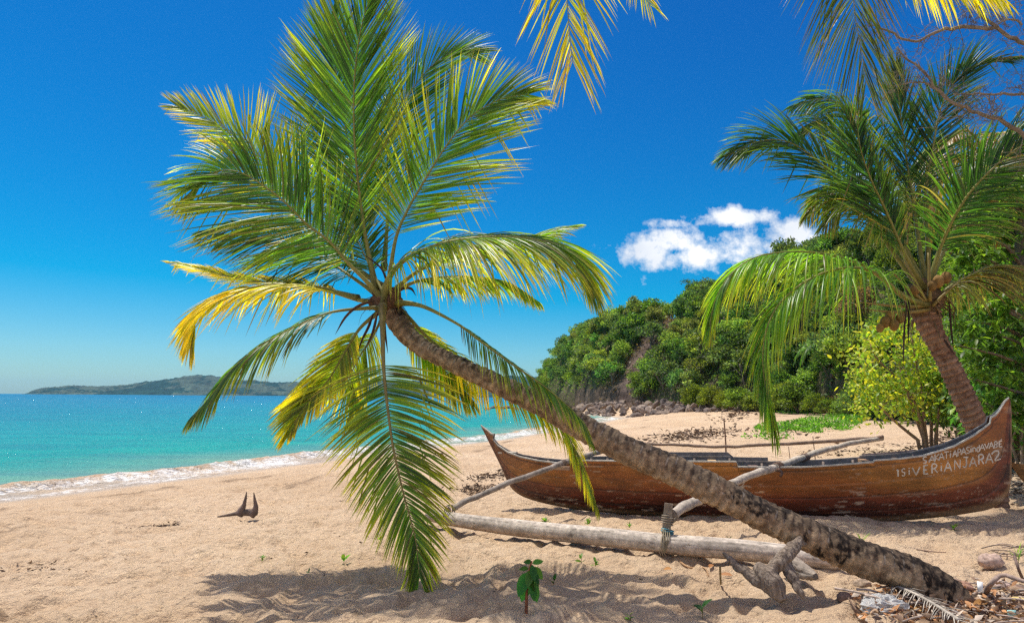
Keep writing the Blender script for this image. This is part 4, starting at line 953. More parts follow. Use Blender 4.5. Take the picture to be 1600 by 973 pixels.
# hand-scratched lettering; strokes in letter cells (0..1 wide, 0 top..1 bottom)
GLY = {'S': [[(.9, .12), (.55, 0), (.15, .12), (.1, .35), (.45, .5), (.85, .62), (.85, .85), (.5, 1), (.05, .9)]], 'A': [[(0, 1), (.5, 0), (1, 1)], [(.2, .65), (.8, .65)]],
       'K': [[(.05, 0), (.05, 1)], [(.9, 0), (.1, .55), (.95, 1)]], 'T': [[(0, .05), (1, .0)], [(.5, 0), (.5, 1)]], 'i': [[(.5, .35), (.5, 1)], [(.5, .05), (.52, .16)]],
       'P': [[(.1, 1), (.1, 0), (.7, .02), (.9, .2), (.7, .45), (.1, .5)]], 'n': [[(.1, 1), (.1, .3)], [(.1, .5), (.5, .3), (.85, .5), (.9, 1)]], 'N': [[(.05, 1), (.1, 0), (.9, 1), (.95, 0)]],
       'd': [[(.85, 0), (.85, 1)], [(.85, .5), (.4, .4), (.1, .7), (.4, 1), (.85, .9)]], 'V': [[(0, 0), (.5, 1), (1, 0)]], 'v': [[(0, .1), (.5, 1), (1, .0)]],
       'B': [[(.1, 0), (.1, 1), (.7, .98), (.85, .75), (.6, .5), (.1, .48)], [(.6, .5), (.8, .25), (.6, .02), (.1, 0)]], 'E': [[(.9, 0), (.1, .03), (.1, 1), (.95, .97)], [(.1, .5), (.75, .5)]],
       'R': [[(.1, 1), (.1, 0), (.7, .02), (.9, .22), (.6, .48), (.1, .5)], [(.45, .5), (.95, 1)]], 'I': [[(.5, 0), (.5, 1)]], 'J': [[(.2, 0), (.95, 0)], [(.65, 0), (.65, .8), (.4, 1), (.05, .85)]],
       '2': [[(.0, .3), (.25, .05), (.65, .0), (.8, .2), (.7, .45), (.3, .95), (.6, .9), (1, .8)]], '1': [[(.1, .1), (.5, .05), (.55, 1)]], "'": [[(.3, .0), (.6, .25)]]}
def lettering(root, bv):
    L1 = [('S', 452, 388, 42, 76), ('A', 520, 380, 66, 70), ('K', 585, 358, 56, 76), ('A', 634, 345, 58, 76), ('T', 690, 332, 52, 78), ('i', 752, 318, 24, 80), ('A', 790, 312, 48, 76), ('P', 845, 300, 42, 80), ('A', 885, 290, 58, 74),
          ('S', 945, 278, 38, 72), ('i', 985, 262, 22, 76), ('n', 1012, 262, 44, 72), ('d', 1058, 250, 40, 80), ('A', 1098, 244, 56, 70), ('v', 1150, 232, 50, 66), ('A', 1200, 222, 56, 72), ('B', 1262, 216, 38, 66), ('E', 1312, 208, 40, 66), ("'", 1330, 184, 20, 30)]
    L2 = [('1', 150, 535, 34, 76), ('S', 208, 522, 44, 84), ('i', 282, 508, 26, 84), ('V', 330, 508, 88, 92), ('E', 456, 488, 56, 98), ('R', 548, 474, 70, 98), ('i', 645, 452, 28, 98), ('A', 694, 446, 84, 108), ('N', 806, 424, 74, 104), ('J', 896, 396, 74, 112),
          ('A', 980, 392, 78, 108), ('R', 1082, 368, 64, 104), ('A', 1162, 352, 84, 108), ('2', 1232, 322, 104, 118)]
    rng = np.random.default_rng(3)
    for name, LL, wpx, slope in (('upper_line_of_lettering', L1, 1.05, -.17), ('lower_line_of_lettering', L2, 1.25, -.17)):
        m = MB()
        for ch, x0, y0, w, h in LL:
            for st in GLY[ch]:
                pts = []
                for (a, b_) in st:
                    X = x0 + a * w + b_ * 0 + rng.normal() * 1.0; Y = y0 + b_ * h + a * w * slope * .4 + rng.normal() * 1.2
                    pts.append((1380 + X / 7.27, 660 + Y / 7.27))
                if len(pts) > 2 and ch in "SPBRJ2d": Q = spline([(p[0], p[1], 0) for p in pts], 14)[:, :2]
                else:
                    Q = []
                    for p, q in zip(pts[:-1], pts[1:]): Q += [np.array(p) * (1 - t) + np.array(q) * t for t in (0, .25, .5, .75)]
                    Q.append(np.array(pts[-1])); Q = np.array(Q)
                hits = []; ns = []
                for p in Q:
                    d = ray(p[0], p[1]); h_ = bv.ray_cast(Vector(CAM), Vector(d).normalized())
                    if h_[0] is None: continue
                    n_ = np.array(h_[1]); n_ = n_ if np.dot(n_, BN) > 0 else -n_
                    hits.append(np.array(h_[0]) + n_ * .0015); ns.append(n_)
                if len(hits) < 2: continue
                H = np.array(hits); Nn = np.array(ns); T = nrm(np.gradient(H, axis=0)); Sd = np.cross(T, Nn)
                wd = wpx * 7.8 / FPX * rng.uniform(.8, 1.2) * (.8 + .4 * rng.random(len(H)))[:, None]
                c = np.array([.66, .58, .47]) * rng.uniform(.8, 1.1)
                m.grid(np.stack([H - Sd * wd - Nn * .002, H - Sd * wd * .8 + Nn * .001, H + Sd * wd * .8 + Nn * .001, H + Sd * wd - Nn * .002], 1), c)
        m.build(name, M_PAINT, root)
def wrap_rope(m, c, axis, r, turns, pitch, rad, col):
    axis = nrm(np.array(axis)); ref = np.array([0, 0, 1.0]) if abs(axis[2]) < .8 else np.array([1.0, 0, 0]); a = nrm(np.cross(axis, ref)); b_ = np.cross(axis, a)
    th = np.linspace(0, turns * 2 * math.pi, int(turns * 16)); P = np.array(c) + np.outer(np.cos(th) * r, a) + np.outer(np.sin(th) * r, b_) + np.outer((th / (2 * math.pi) - turns / 2) * pitch, axis)
    m.tube(P, rad, 5, col)
def build_canoe():
    base = W3(np.array(BL / 2), np.array(.5), np.array(0.0))
    root = empty('outrigger_canoe', base, 'long varnished brown wooden outrigger canoe with scratched lettering, drawn up on the sand', 'canoe')
    bv = canoe_mesh_parts(root); lettering(root, bv)
    F = lambda *a: [at(x, y, d) for x, y, d in a]
    # float log
    pts = F((668, 804, 8.25), (690, 808, 8.15), (750, 817, 7.9), (850, 829, 7.45), (950, 839, 7.1), (1050, 850, 6.8), (1150, 858, 6.6), (1240, 868, 6.45), (1320, 878, 6.3))
    P = spline(pts, 260); R = np.interp(np.linspace(0, 1, 260), [0, .02, .06, .3, .6, .9, .98, 1], [.05, .066, .078, .087, .094, .094, .083, .05])
    A, B = tube_frames(P); a = np.linspace(0, 2 * math.pi, 48, endpoint=False); dirv = A[:, None] * np.cos(a)[None, :, None] + B[:, None] * np.sin(a)[None, :, None]
    q0 = P[:, None] + dirv * R[:, None, None]; sx = np.linspace(0, 1, 260)[:, None] * np.ones(48); along = np.stack([sx * 5, dirv[..., 0] * 2 + dirv[..., 2] * 4, dirv[..., 1] * 4], -1)
    n = fbm(along * np.array([1, 2.2, 2.2]), 5, 301); cr = np.abs(fbm(along * np.array([.8, 4, 4]), 4, 305) - .5)
    V = P[:, None] + dirv * (R[:, None] * (1 + .10 * (n - .5)) - .003 * (cr < .008) + .006 * (fbm(q0 * 3, 3, 306) - .5))[..., None]
    c = np.array([.50, .43, .365]) * (.35 + 1.25 * fbm(along * np.array([1.2, 5, 5]), 5, 311, .6))[..., None]; c = np.where((cr < .007)[..., None], c * .5, c)
    c = c * np.where(sstep(.55, .7, fbm(q0 * np.array([2, 2, 2]), 3, 308)) > .5, .8, 1)[..., None]
    c = c + (np.array([.40, .25, .15]) - c) * sstep(.1, -.5, dirv[..., 2])[..., None] * .6 * sstep(.35, .6, n)[..., None]  # underside browned: bounce light from the sand put into the colour
    m = MB(); m.grid(V, c, wrap=True); fl = m.build('float', M_WOOD, root)
    # booms
    def boom(pts, r0, r1, col, name='boom', seed=1, flat=1.0):
        P = spline(pts, 60); P = P + (fbm(P * 5, 2, seed)[:, None] - .5) * .035 * np.array([0, 0, 1]); m = MB()
        n_ = fbm(P * 14, 3, seed)[:, None]; m.tube(P, np.linspace(r0, r1, 60) * (1 + .35 * (fbm(P * 9, 2, seed + 4) - .5)), 10, np.array(col) * (.6 + .8 * n_), flat=flat); return m.build(name, M_WOOD, root)
    boom(F((962, 700, 9.95), (930, 707, 9.6), (885, 722, 9.25), (830, 742, 8.85), (780, 760, 8.55), (735, 779, 8.3), (708, 794, 8.16)), .036, .034, (.26, .22, .19), seed=2)
    boom(F((1378, 684, 10.9), (1330, 692, 10.3), (1275, 708, 9.6), (1215, 728, 8.85), (1160, 747, 8.2), (1110, 772, 7.55), (1075, 787, 7.15), (1052, 803, 6.88)), .034, .050, (.42, .36, .30), seed=3)
    boom(F((955, 690, 11.2), (1030, 694, 11.1), (1130, 697, 11.0), (1230, 693, 10.9), (1310, 688, 10.85), (1380, 683, 10.8)), .020, .030, (.24, .17, .13), name='balance_pole', seed=4)
    # post standing on the float, rope lashings
    m = MB(); top = at(1045, 786, 6.86); bot = at(1039, 850, 6.83)
    ax = nrm(bot - top); m.box((top + bot) / 2, (.040, .030, np.linalg.norm(top - bot) / 2), (nrm(np.cross(ax, BN)), nrm(np.cross(ax, np.cross(ax, BN))), ax), (.30, .24, .18)); m.build('float_post', M_WOOD, root, smooth=False)
    m = MB(); top = at(700, 793, 8.15); bot = at(702, 806, 8.12); m.tube([top, (top + bot) / 2, bot], .034, 7, (.18, .13, .11)); m.build('float_post', M_WOOD, root)
    m = MB(); fc = at(1040, 851, 6.83); axf = P[150] - P[140]
    wrap_rope(m, fc, axf, .118, 2.6, .022, .006, (.34, .27, .19)); wrap_rope(m, at(1043, 812, 6.84), ax, .056, 4, .022, .006, (.30, .25, .19)); wrap_rope(m, at(1048, 806, 6.86), at(1075, 787, 7.15) - at(1052, 803, 6.88), .062, 2.5, .03, .006, (.27, .22, .17))
    for i in range(4): m.tube(spline([at(1036 + 3 * i, 825, 6.8), at(1037 + 3 * i, 840, 6.73), at(1036 + i, 862, 6.72)], 8), .005, 4, (.30, .26, .18))
    m.build('lashing', M_ROPE, root)
    m = MB(); wrap_rope(m, at(1043, 829, 6.83), ax, .057, 2, .02, .007, (.12, .30, .36)); m.build('lashing', M_ROPE, root)
    m = MB(); wrap_rope(m, at(1215, 729, 8.8), at(1275, 708, 9.6) - at(1160, 747, 8.2), .052, 5, .028, .007, (.20, .13, .10)); wrap_rope(m, at(1258, 714, 9.4), at(1275, 708, 9.6) - at(1160, 747, 8.2), .046, 7, .022, .007, (.17, .11, .09))
    m.tube(spline([at(1216, 733, 8.7), at(1222, 738, 8.62), at(1219, 744, 8.6)], 6), .018, 5, (.13, .08, .06)); m.tube(spline([at(1168, 745, 8.27), at(1164, 752, 8.22), at(1157, 762, 8.2)], 6), .005, 4, (.5, .45, .36)); m.build('lashing', M_ROPE, root)
    m = MB(); wrap_rope(m, at(880, 724, 9.2), at(885, 722, 9.25) - at(830, 742, 8.85), .045, 3, .022, .007, (.2, .15, .12)); wrap_rope(m, at(701, 803, 8.13), P[20] - P[10], .105, 2, .025, .007, (.12, .10, .10)); m.build('lashing', M_ROPE, root)
    q = MB(); q.box(at(878, 731, 9.12), (.10, .03, .022), (BE, BN, (0, 0, 1)), (.34, .22, .14)); q.build('boom_rest', M_WOOD, root, smooth=False)
build_canoe()

def second_canoe():
    # only the upturned end of another hull shows past the stern; it is a whole short hull out of frame
    o3 = at(1583, 722, 9.75); base = np.array([o3[0] + 1.6, o3[1] + .3, float(ground_z(o3[0] + 1.6, o3[1] + .3))])
    root = empty('beached_dugout', base, 'bare brown end of a second hull poking out behind the lettered canoe stern', 'canoe')
    m = MB(); t = np.linspace(0, 1, 80); s = np.linspace(0, 1, 20); L = 3.6
    e = nrm(np.array([1, .12, 0.])); n = np.array([e[1], -e[0], 0])
    gz_ = .62 - .18 * np.sin(math.pi * t) + .0 ; gz_ = gz_ + .55 * np.exp(-t * 18) * 0
    kz = .62 * (np.abs(2 * t - 1)) ** 5
    b = .32 * np.sin(math.pi * np.clip(t, .004, .996)) ** .6
    for sg in (1, -1):
        Zz = kz[:, None] * (1 - s) + gz_[:, None] * s + base[2] + .02; Wd = b[:, None] * s[None] ** .6
        P = np.array([o3[0] - .05, o3[1], 0]) + e * (t * L)[:, None, None] + n * (Wd * sg)[..., None] + np.array([0, 0, 1]) * Zz[..., None]
        c = np.array([.24, .13, .055]) * (.5 + fbm(P * np.array([1.5, 1.5, 14]), 4, 77))[..., None]
        m.grid(P if sg > 0 else P[:, ::-1], c if sg > 0 else c[:, ::-1])
    m.build('hull', M_WOOD, root)
    m = MB(); s2 = s * .8 + .19; b2 = np.maximum(b - .03, .003)
    for sg in (1, -1):
        Zz = kz[:, None] * (1 - s2) + gz_[:, None] * s2 + base[2] + .02; Wd = b2[:, None] * s2[None] ** .6
        P = np.array([o3[0] - .05, o3[1], 0]) + e * (t * L)[:, None, None] + n * (Wd * sg)[..., None] + np.array([0, 0, 1]) * Zz[..., None]; m.grid(P, (.16, .1, .07))
    m.build('inner_planking', M_WOOD, root)
second_canoe()

# ------------------------------------------------------------------ driftwood, stumps, sticks
def drift_material():
    b = MatB('driftwood_grain'); v = b.coord((7, 7, 1.3)); n = b.noise(6.5, 7, .7, v); w = b.N('ShaderNodeTexWave'); w.inputs['Scale'].default_value = 1.6; w.inputs['Distortion'].default_value = 2.5; w.bands_direction = 'DIAGONAL'; w.inputs['Detail'].default_value = 4; b.L(v, w.inputs[0])
    c = b.mix(b.remap(n, .3, .7), (.11, .08, .06), (.40, .32, .25)); c = b.mix(b.remap(w.outputs['Fac'] if 'Fac' in w.outputs else w.outputs[1], 0, .25, .55, 0), c, (.07, .05, .038))
    return b.done(b.pbr(c, .9, .15, b.bump(n, 1.0, .02)))
def driftwood():
    base = at_z(1215, 925, .47); root = empty('driftwood_stump', base, 'grey twisted driftwood stump with two raised arms beside the palm trunk', 'driftwood')
    F = lambda *a: [at(x, y, d) for x, y, d in a]
    def limb(pts, rad, seed, name, fl=.55, groove=.16):
        n = 110; Q = spline([list(p) + [r] for p, r in zip(pts, rad)], n); P = Q[:, :3]; A, B = tube_frames(P); a = np.linspace(0, 2 * math.pi, 56, endpoint=False)
        A2 = A + 0; dirv = A2[:, None] * np.cos(a)[None, :, None] + B[:, None] * np.sin(a)[None, :, None] * 1.0
        t = np.linspace(0, 1, n)[:, None]; ang = a[None] + 1.2 * t
        g = fbm(np.stack([np.cos(ang) * 9, np.sin(ang) * 9, t * 2.0 * np.ones_like(ang)], -1), 4, seed)
        g2 = fbm(np.stack([np.cos(ang) * 1.2, np.sin(ang) * 1.2, t * 2 * np.ones_like(ang)], -1), 3, seed + 5)
        R = Q[:, 3][:, None] * (1 + groove * 1.5 * (g - .5) + .9 * (g2 - .5))
        c = np.array([.30, .25, .21]) * (.35 + 1.3 * g)[..., None]; c = np.where((g < .33)[..., None], c * .45, c)
        m = MB(); V = P[:, None] + dirv * R[..., None]; V = np.concatenate([P[:1, None] + 0 * V[:1], V, P[-1:, None] + 0 * V[:1]]); c = np.concatenate([c[:1], c, c[-1:]])
        m.grid(V, c, wrap=True); return m.build(name, M_WOOD, root)
    q = MB()
    for pts, rad in ((((1129, 865, 5.45), (1150, 882, 5.42), (1172, 898, 5.38), (1192, 908, 5.32), (1210, 921, 5.26), (1223, 937, 5.22)), [.014, .030, .046, .062, .062, .035]),
                     (((1180, 884, 5.38), (1192, 892, 5.33), (1204, 906, 5.28), (1214, 922, 5.25), (1221, 936, 5.22)), [.035, .064, .078, .066, .035]),
                     (((1251, 841, 5.42), (1241, 854, 5.38), (1229, 867, 5.34), (1216, 880, 5.32), (1204, 892, 5.32)), [.022, .046, .052, .056, .050]),
                     (((1222, 872, 5.36), (1231, 890, 5.31), (1242, 908, 5.26), (1250, 922, 5.22), (1257, 933, 5.2)), [.040, .046, .038, .028, .012]),
                     (((1248, 844, 5.42), (1256, 850, 5.43), (1262, 848, 5.45)), [.02, .016, .006]), (((1140, 873, 5.43), (1133, 880, 5.40)), [.018, .006])):
        Q = spline([list(p) + [r] for p, r in zip(F(*pts), rad)], 40); w_ = (fbm(Q[:, :3] * 14, 3, 5)[:, None] - .5) * .03; q.tube(Q[:, :3] + w_, Q[:, 3], 16)
    o = q.build('stump_body', drift_material(), root)
    md = o.modifiers.new('fuse', 'REMESH'); md.mode = 'VOXEL'; md.voxel_size = .0055; md.use_smooth_shade = True
    md = o.modifiers.new('soften', 'SMOOTH'); md.iterations = 4
    tx = bpy.data.textures.new('grain', 'CLOUDS'); tx.noise_scale = .06; tx.noise_depth = 4
    md = o.modifiers.new('weathering', 'DISPLACE'); md.texture = tx; md.strength = .028; md.mid_level = .5
    b2 = at_z(1245, 893, .5); r2 = empty('driftwood_chunk', b2, 'dark driftwood chunk lying under the trunk behind the grey stump', 'driftwood')
    root = r2
    limb(F((1215, 868, 6.1), (1240, 882, 5.95), (1262, 896, 5.8), (1275, 901, 5.7)), [.04, .07, .06, .025], 421, 'log')
driftwood()

def twin_stump():
    base = at(385, 801, 8.75); base[2] = float(ground_z(base[0], base[1])); root = empty('pointed_stump', base, 'two-pronged dark wooden stump sticking up alone from the open sand', 'stump')
    F = lambda *a: [at(x, y, 8.75) for x, y in a]
    m = MB(); R = [.005, .015, .024, .042, .055]
    m.tube(spline(F((385.5, 768), (383.5, 779), (381, 789), (377, 797), (373, 804)), 24), np.interp(np.linspace(0, 1, 24), np.linspace(0, 1, 5), R), 9, (.17, .12, .10)); m.build('prong', M_WOOD, root)
    m = MB(); m.tube(spline(F((396.5, 769), (398, 780), (399.5, 791), (397, 799), (392, 804)), 24), np.interp(np.linspace(0, 1, 24), np.linspace(0, 1, 5), R), 9, (.17, .12, .10)); m.build('prong', M_WOOD, root)
    m = MB(); m.tube(spline(F((340, 807), (355, 804.5), (372, 801.5), (386, 800), (402, 801)), 24), np.interp(np.linspace(0, 1, 24), [0, .4, .8, 1], [.008, .022, .045, .03]), 8, (.15, .11, .09)); m.build('root', M_WOOD, root)
twin_stump()

def sticks_in_sand():
    for (x, y0, y1, d, r, lab) in [(1131, 653, 700, 17, .022, 'tallest upright stick planted in the sand beyond the balance pole'), (1270, 681, 716, 12.5, .010, 'thin upright stick beyond the canoe, right of the boom lashing'), (1232, 697, 716, 12.5, .008, 'short thin stick beyond the canoe, left of the boom lashing')]:
        top = at(x, y0, d); z = float(ground_z(top[0], top[1])); m = MB(); b_ = np.array([top[0] + .02, top[1], z - .05])
        m.tube(spline([b_, (b_ + top) / 2 + [.015, 0, 0], top], 10), np.linspace(r, r * .7, 10), 6, (.22, .14, .10)); tag(m.build('upright_stick', M_TWIG, origin=b_), lab, 'stick', 'upright sticks beyond the canoe')
sticks_in_sand()

# ------------------------------------------------------------------ young plants on the sand
def sapling():
    b_ = at(822, 943, 4.95); b_[2] = float(ground_z(b_[0], b_[1])); root = empty('sapling', b_, 'dark green broad-leaved sapling with drooping leaves in the shade of the crown', 'plant')
    F = lambda *a: [at(x, y, 4.95) for x, y in a]
    m = MB(); st = spline([b_ - [0, 0, .03]] + F((823, 925), (825, 900), (828, 885), (831, 876)), 16); m.tube(st, np.linspace(.013, .006, 16), 7, (.24, .09, .045)); m.build('stem', M_TWIG, root)
    rng = np.random.default_rng(8)
    L = [((827, 893), (-1, -.2, -1.5), .22), ((826, 900), (-.75, .2, -2), .22), ((829, 885), (.9, -.4, -1.6), .17), ((830, 890), (.7, 0, -2.2), .2), ((829, 900), (.5, -.5, -2.5), .2), ((832, 880), (.8, .2, .4), .10), ((830, 878), (-.5, -.4, .3), .09), ((833, 885), (1, .3, -.9), .14), ((826, 888), (-.8, -.2, .2), .09), ((830, 905), (.9, -.2, -2.4), .19), ((829, 889), (-.4, -.8, -1.6), .15), ((831, 882), (.3, -.9, -1.2), .14)]
    for (p, d, s_) in L:
        c = at(p[0], p[1], 4.95); m = MB(); d = np.array([d], float); col = np.array([[.05, .16, .025]]) * rng.uniform(.6, 1.9)
        big_leaves(m, np.array([c]), d, np.array([[.2, -1, .3]]) + rng.normal(size=(1, 3)) * .45, s_ * .82, col, rng, .55, .6); m.build('leaf', M_LEAF, root)
sapling()
def seedlings():
    rng = np.random.default_rng(12)
    S = [(1097, 930, 5, .13, 5, 'small dark-leaved seedling on the sand left of the driftwood stump'), (865, 893, 5.9, .10, 6, 'pale green seedling just right of the dark sapling'), (985, 955, 4.8, .08, 4, 'wispy seedling in the frond shadow at the bottom edge'), (410, 862, 6.7, .07, 6, 'light green sprout alone on the open sand at left'),
         (483, 877, 6.3, .05, 5, 'tiny dark sprout right of the light one on open sand'), (592, 828, 7.6, .09, 5, 'green sprout half hidden left of the hanging frond tip'), (850, 805, 8.6, .12, 12, 'green tuft in the canoe shadow, leftmost of the tufts there'), (918, 805, 8.6, .11, 9, 'green tuft in the canoe shadow, second from the bow'), (983, 803, 8.6, .08, 6, 'small tuft in the canoe shadow near mid hull'),
         (908, 868, 6.5, .08, 7, 'seedling between the log float and sapling, left of a pair'), (930, 866, 6.5, .08, 7, 'seedling between the log float and sapling, right of a pair'), (1025, 826, 7.5, .06, 5, 'sprout directly behind the float beside its post'), (1058, 829, 7.4, .07, 5, 'sprout behind the float just right of its post'), (1139, 823, 7.5, .07, 5, 'sprout between hull and float left of the trunk'),
         (1346, 826, 7.4, .12, 9, 'grassy tuft under the middle of the hull right of the trunk'), (1590, 858, 6.6, .13, 10, 'grassy tuft at the right edge of the picture'), (1490, 812, 8.1, .10, 9, 'yellow-green tuft under the stern end of the keel'), (538, 860, 6.6, .11, 4, 'thin dry-leaved sprig left of the hanging frond'), (1572, 968, 4.6, .07, 6, 'green sprig among the litter at the bottom right')]
    for (x, y, d, s_, n, lab) in S:
        b_ = at(x, y, d); b_[2] = float(ground_z(b_[0], b_[1])) - .005; root = empty('seedling', b_, lab, 'plant', 'seedlings dotted over the sand')
        m = MB(); grassy = 'grassy' in lab
        m.tube([b_, b_ + [0, 0, s_ * .35], b_ + [.005, 0, s_ * .7]], [.003, .0025, .001], 4, (.2, .16, .06)); m.build('stem', M_TWIG, root)
        for j in range(n):
            m = MB(); a = rng.uniform(0, 6.28); D = np.array([[math.cos(a), math.sin(a), rng.uniform(.3, 1.4) if not grassy else rng.uniform(1, 3)]]); c = b_ + np.array([[0, 0, s_ * rng.uniform(.1, .7)]])
            g = np.array([[.10, .22, .03]]) * rng.uniform(.6, 1.5) if 'dark' not in lab else np.array([[.04, .12, .03]])
            big_leaves(m, c, D, np.array([[0, 0, 1.0]]) + .3 * rng.normal(size=(1, 3)), s_ * rng.uniform(.45, .8) * (1.6 if grassy else 1), g, rng, .5 if not grassy else .08, .5); m.build('leaf', M_LEAF, root)
seedlings()

# ------------------------------------------------------------------ litter heap at lower right
def litter():
    rng = np.random.default_rng(21)
    def gp(px, py):
        P = at_z(px, py, .47); return np.array([P[0], P[1], float(ground_z(P[0], P[1]))])
    heap = gp(1480, 950)
    # big pieces
    def stick(pts, r0, r1, col, lab, group=None):
        P = spline(pts, 24); m = MB(); m.tube(P, np.linspace(r0, r1, 24) * (1 + .3 * (fbm(P * 20, 2, 5) - .5)), 7, np.array(col) * (.7 + .6 * fbm(P * 25, 2, 6))[:, None])
        return tag(m.build('fallen_stick', M_WOOD, origin=P[12]), lab, 'stick', group)
    g = lambda x, y, h: gp(x, y) + np.array([0, 0, h])
    stick([g(1540, 935, .02), at(1548, 912, 5.1), at(1565, 898, 5.1), at(1582, 902, 5.05), at(1600, 908, 5.0), at(1640, 920, 4.9)], .022, .014, (.30, .22, .18), 'thick bent brown stick arching over the litter by the pale husk')
    stick([at(1585, 868, 5.6), at(1592, 890, 5.5), g(1600, 915, .03)], .010, .012, (.16, .11, .09), 'dark straight stick leaning steeply at the right edge')
    stick([g(1388, 918, .06), g(1420, 928, .06), g(1450, 932, .04), g(1465, 938, .02)], .016, .012, (.42, .36, .30), 'bleached forked stick lying against the foot of the leaning palm')
    stick([g(1440, 932, .04), g(1462, 922, .07), g(1485, 916, .05)], .012, .01, (.30, .2, .15), 'brown twig branching off beside the husk pair at the trunk foot')
    stick([g(1545, 925, .03), g(1530, 935, .05), g(1515, 945, .06), g(1508, 953, .03)], .012, .010, (.36, .28, .22), 'short brown stick across the middle of the litter heap')
    stick([g(1330, 945, .0), g(1322, 935, .05), at(1338, 952, 4.8)], .006, .006, (.2, .13, .09), 'small dark peg of wood at the left end of the litter')
    stick([at(1125, 884, 5.55), g(1126, 906, .0)], .008, .009, (.25, .2, .11), 'short upright peg in the sand left of the driftwood stump')
    stick([g(1050, 873, .01), g(1075, 882, .02), g(1100, 892, .01), g(1108, 897, .0)], .012, .006, (.36, .22, .12), 'pale brown twig lying between float and seedling')
    stick([g(1432, 862, .01), g(1470, 864, .02), g(1530, 868, .01)], .006, .003, (.24, .16, .12), 'long thin twig lying on the sand behind the trunk foot')
    for i in range(60):
        x = rng.uniform(1340, 1640); y = rng.uniform(918, 985); a = rng.uniform(-.9, .9); L = rng.uniform(.10, .38); c = g(x, y, rng.uniform(.02, .09)); d = np.array([math.cos(a), math.sin(a) * .9, rng.uniform(-.2, .2)])
        stick([c - d * L / 2, c + [0, 0, .01], c + d * L / 2], rng.uniform(.003, .010), rng.uniform(.003, .008), np.array([.33, .26, .21]) * rng.uniform(.5, 1.5), 'thin stick tangled among others in the litter heap at the leaning palm foot', 'sticks in the litter heap')
    for i in range(12):
        x = rng.uniform(1550, 1620); y = rng.uniform(862, 882); a = rng.uniform(-.8, .8); L = rng.uniform(.15, .35); c = g(x, y, .02); d = np.array([math.cos(a), math.sin(a), .1 * rng.normal()])
        stick([c - d * L / 2, c + [0, 0, .02], c + d * L / 2], .006, .004, np.array([.26, .2, .16]) * rng.uniform(.6, 1.5), 'weathered twig in the small scatter above the husk at the right edge', 'twigs by the right edge')
    # husks
    H = [((1550, 893), .085, (.42, .30, .24), 'round pale pinkish coconut husk resting on clean sand by the bent stick'), ((1478, 914), .050, (.30, .22, .17), 'left of two small brown husks at the buried end of the trunk'), ((1492, 917), .058, (.28, .19, .14), 'right of two small brown husks at the buried end of the trunk'), ((1568, 915), .06, (.44, .33, .29), 'split pink-grey husk half inside the bend of the stick'),
         ((1348, 920), .055, (.35, .26, .19), 'upturned grey husk piece in the shade beneath the trunk'), ((1334, 930), .045, (.36, .18, .09), 'reddish husk piece left of the upturned one'), ((1320, 945), .05, (.20, .13, .10), 'dark half-buried husk at the left end of the litter'), ((1452, 945), .035, (.45, .22, .15), 'small reddish nut left of the fallen frond ribs'), ((1508, 935), .05, (.38, .22, .15), 'ragged brown husk in the middle of the heap'), ((1590, 925), .05, (.30, .2, .15), 'brown husk at the right edge of the heap'), ((1600, 945), .05, (.34, .26, .2), 'grey husk at the bottom right corner')]
    u, v = np.meshgrid(np.linspace(.02, math.pi - .02, 20), np.linspace(0, 2 * math.pi, 28, endpoint=False), indexing='ij')
    dd = np.stack([np.sin(u) * np.cos(v), np.sin(u) * np.sin(v), np.cos(u)], -1)
    for k, ((x, y), r, col, lab) in enumerate(H):
        c = g(x, y, r * .55); n = fbm(dd * 2.2 + k * 7, 3, 50 + k); m = MB(); q = dd * (.72 + .55 * n)[..., None] * np.array([1.2, .9, .85]) * r
        m.grid(c + q, np.array(col) * (.5 + fbm(dd * 6 + k, 3, 60 + k))[..., None], wrap=True); tag(m.build('coconut_husk', M_HUSK, origin=c), lab, 'coconut husk', 'coconut husks in the litter')
    # fallen frond with ribs
    root = empty('fallen_frond', g(1440, 958, 0), 'dry grey fallen palm frond with stiff ribs lying along the bottom edge', 'palm frond')
    a, b_ = g(1392, 938, .10), g(1500, 990, .06); P = spline([a, (a + b_) / 2 + [0, 0, .02], b_], 30); m = MB(); m.tube(P, np.linspace(.010, .014, 30), 6, (.42, .37, .31)); m.build('midrib', M_WOOD, root)
    m = MB(); T = nrm(b_ - a); Sd = nrm(np.cross(T, [0, 0, 1]))
    for i in range(30):
        p = P[i]
        for sg in (1, -1):
            if rng.random() < .2: continue
            e = p + (-Sd * sg * rng.uniform(.6, 1) + T * .9 + np.array([0, 0, rng.uniform(-.3, .15)])) * rng.uniform(.06, .2); m.tube([p, (p + e) / 2 + [0, 0, .008], e], [.005, .004, .002], 4, np.array([.48, .43, .36]) * rng.uniform(.6, 1.2), flat=.5)
    m.build('leaflets', M_WOOD, root)
    # dry leaves: the large ones each on their own
    LV = [((1520, 962), .17, (.38, .17, .05), 'large curled orange-brown leaf in the lower middle of the heap'), ((1575, 945), .15, (.52, .42, .16), 'pale yellow leaf lying flat at the right of the heap'), ((1545, 955), .15, (.30, .14, .05), 'brown leaf just left of the pale yellow one'), ((1470, 955), .12, (.42, .26, .12), 'tan leaf left of the large curled leaf'),
          ((1050, 893), .10, (.42, .22, .08), 'red-brown leaf lying on the sand below the float post'), ((1108, 893), .10, (.46, .20, .08), 'orange leaf on the sand left of the driftwood stump'), ((1145, 903), .12, (.44, .22, .10), 'long orange leaf beside the upright peg'), ((1560, 972), .13, (.33, .18, .08), 'dark curled leaf at the bottom edge'), ((1430, 968), .12, (.40, .24, .1), 'tan leaf at the bottom edge beside the fallen frond')]
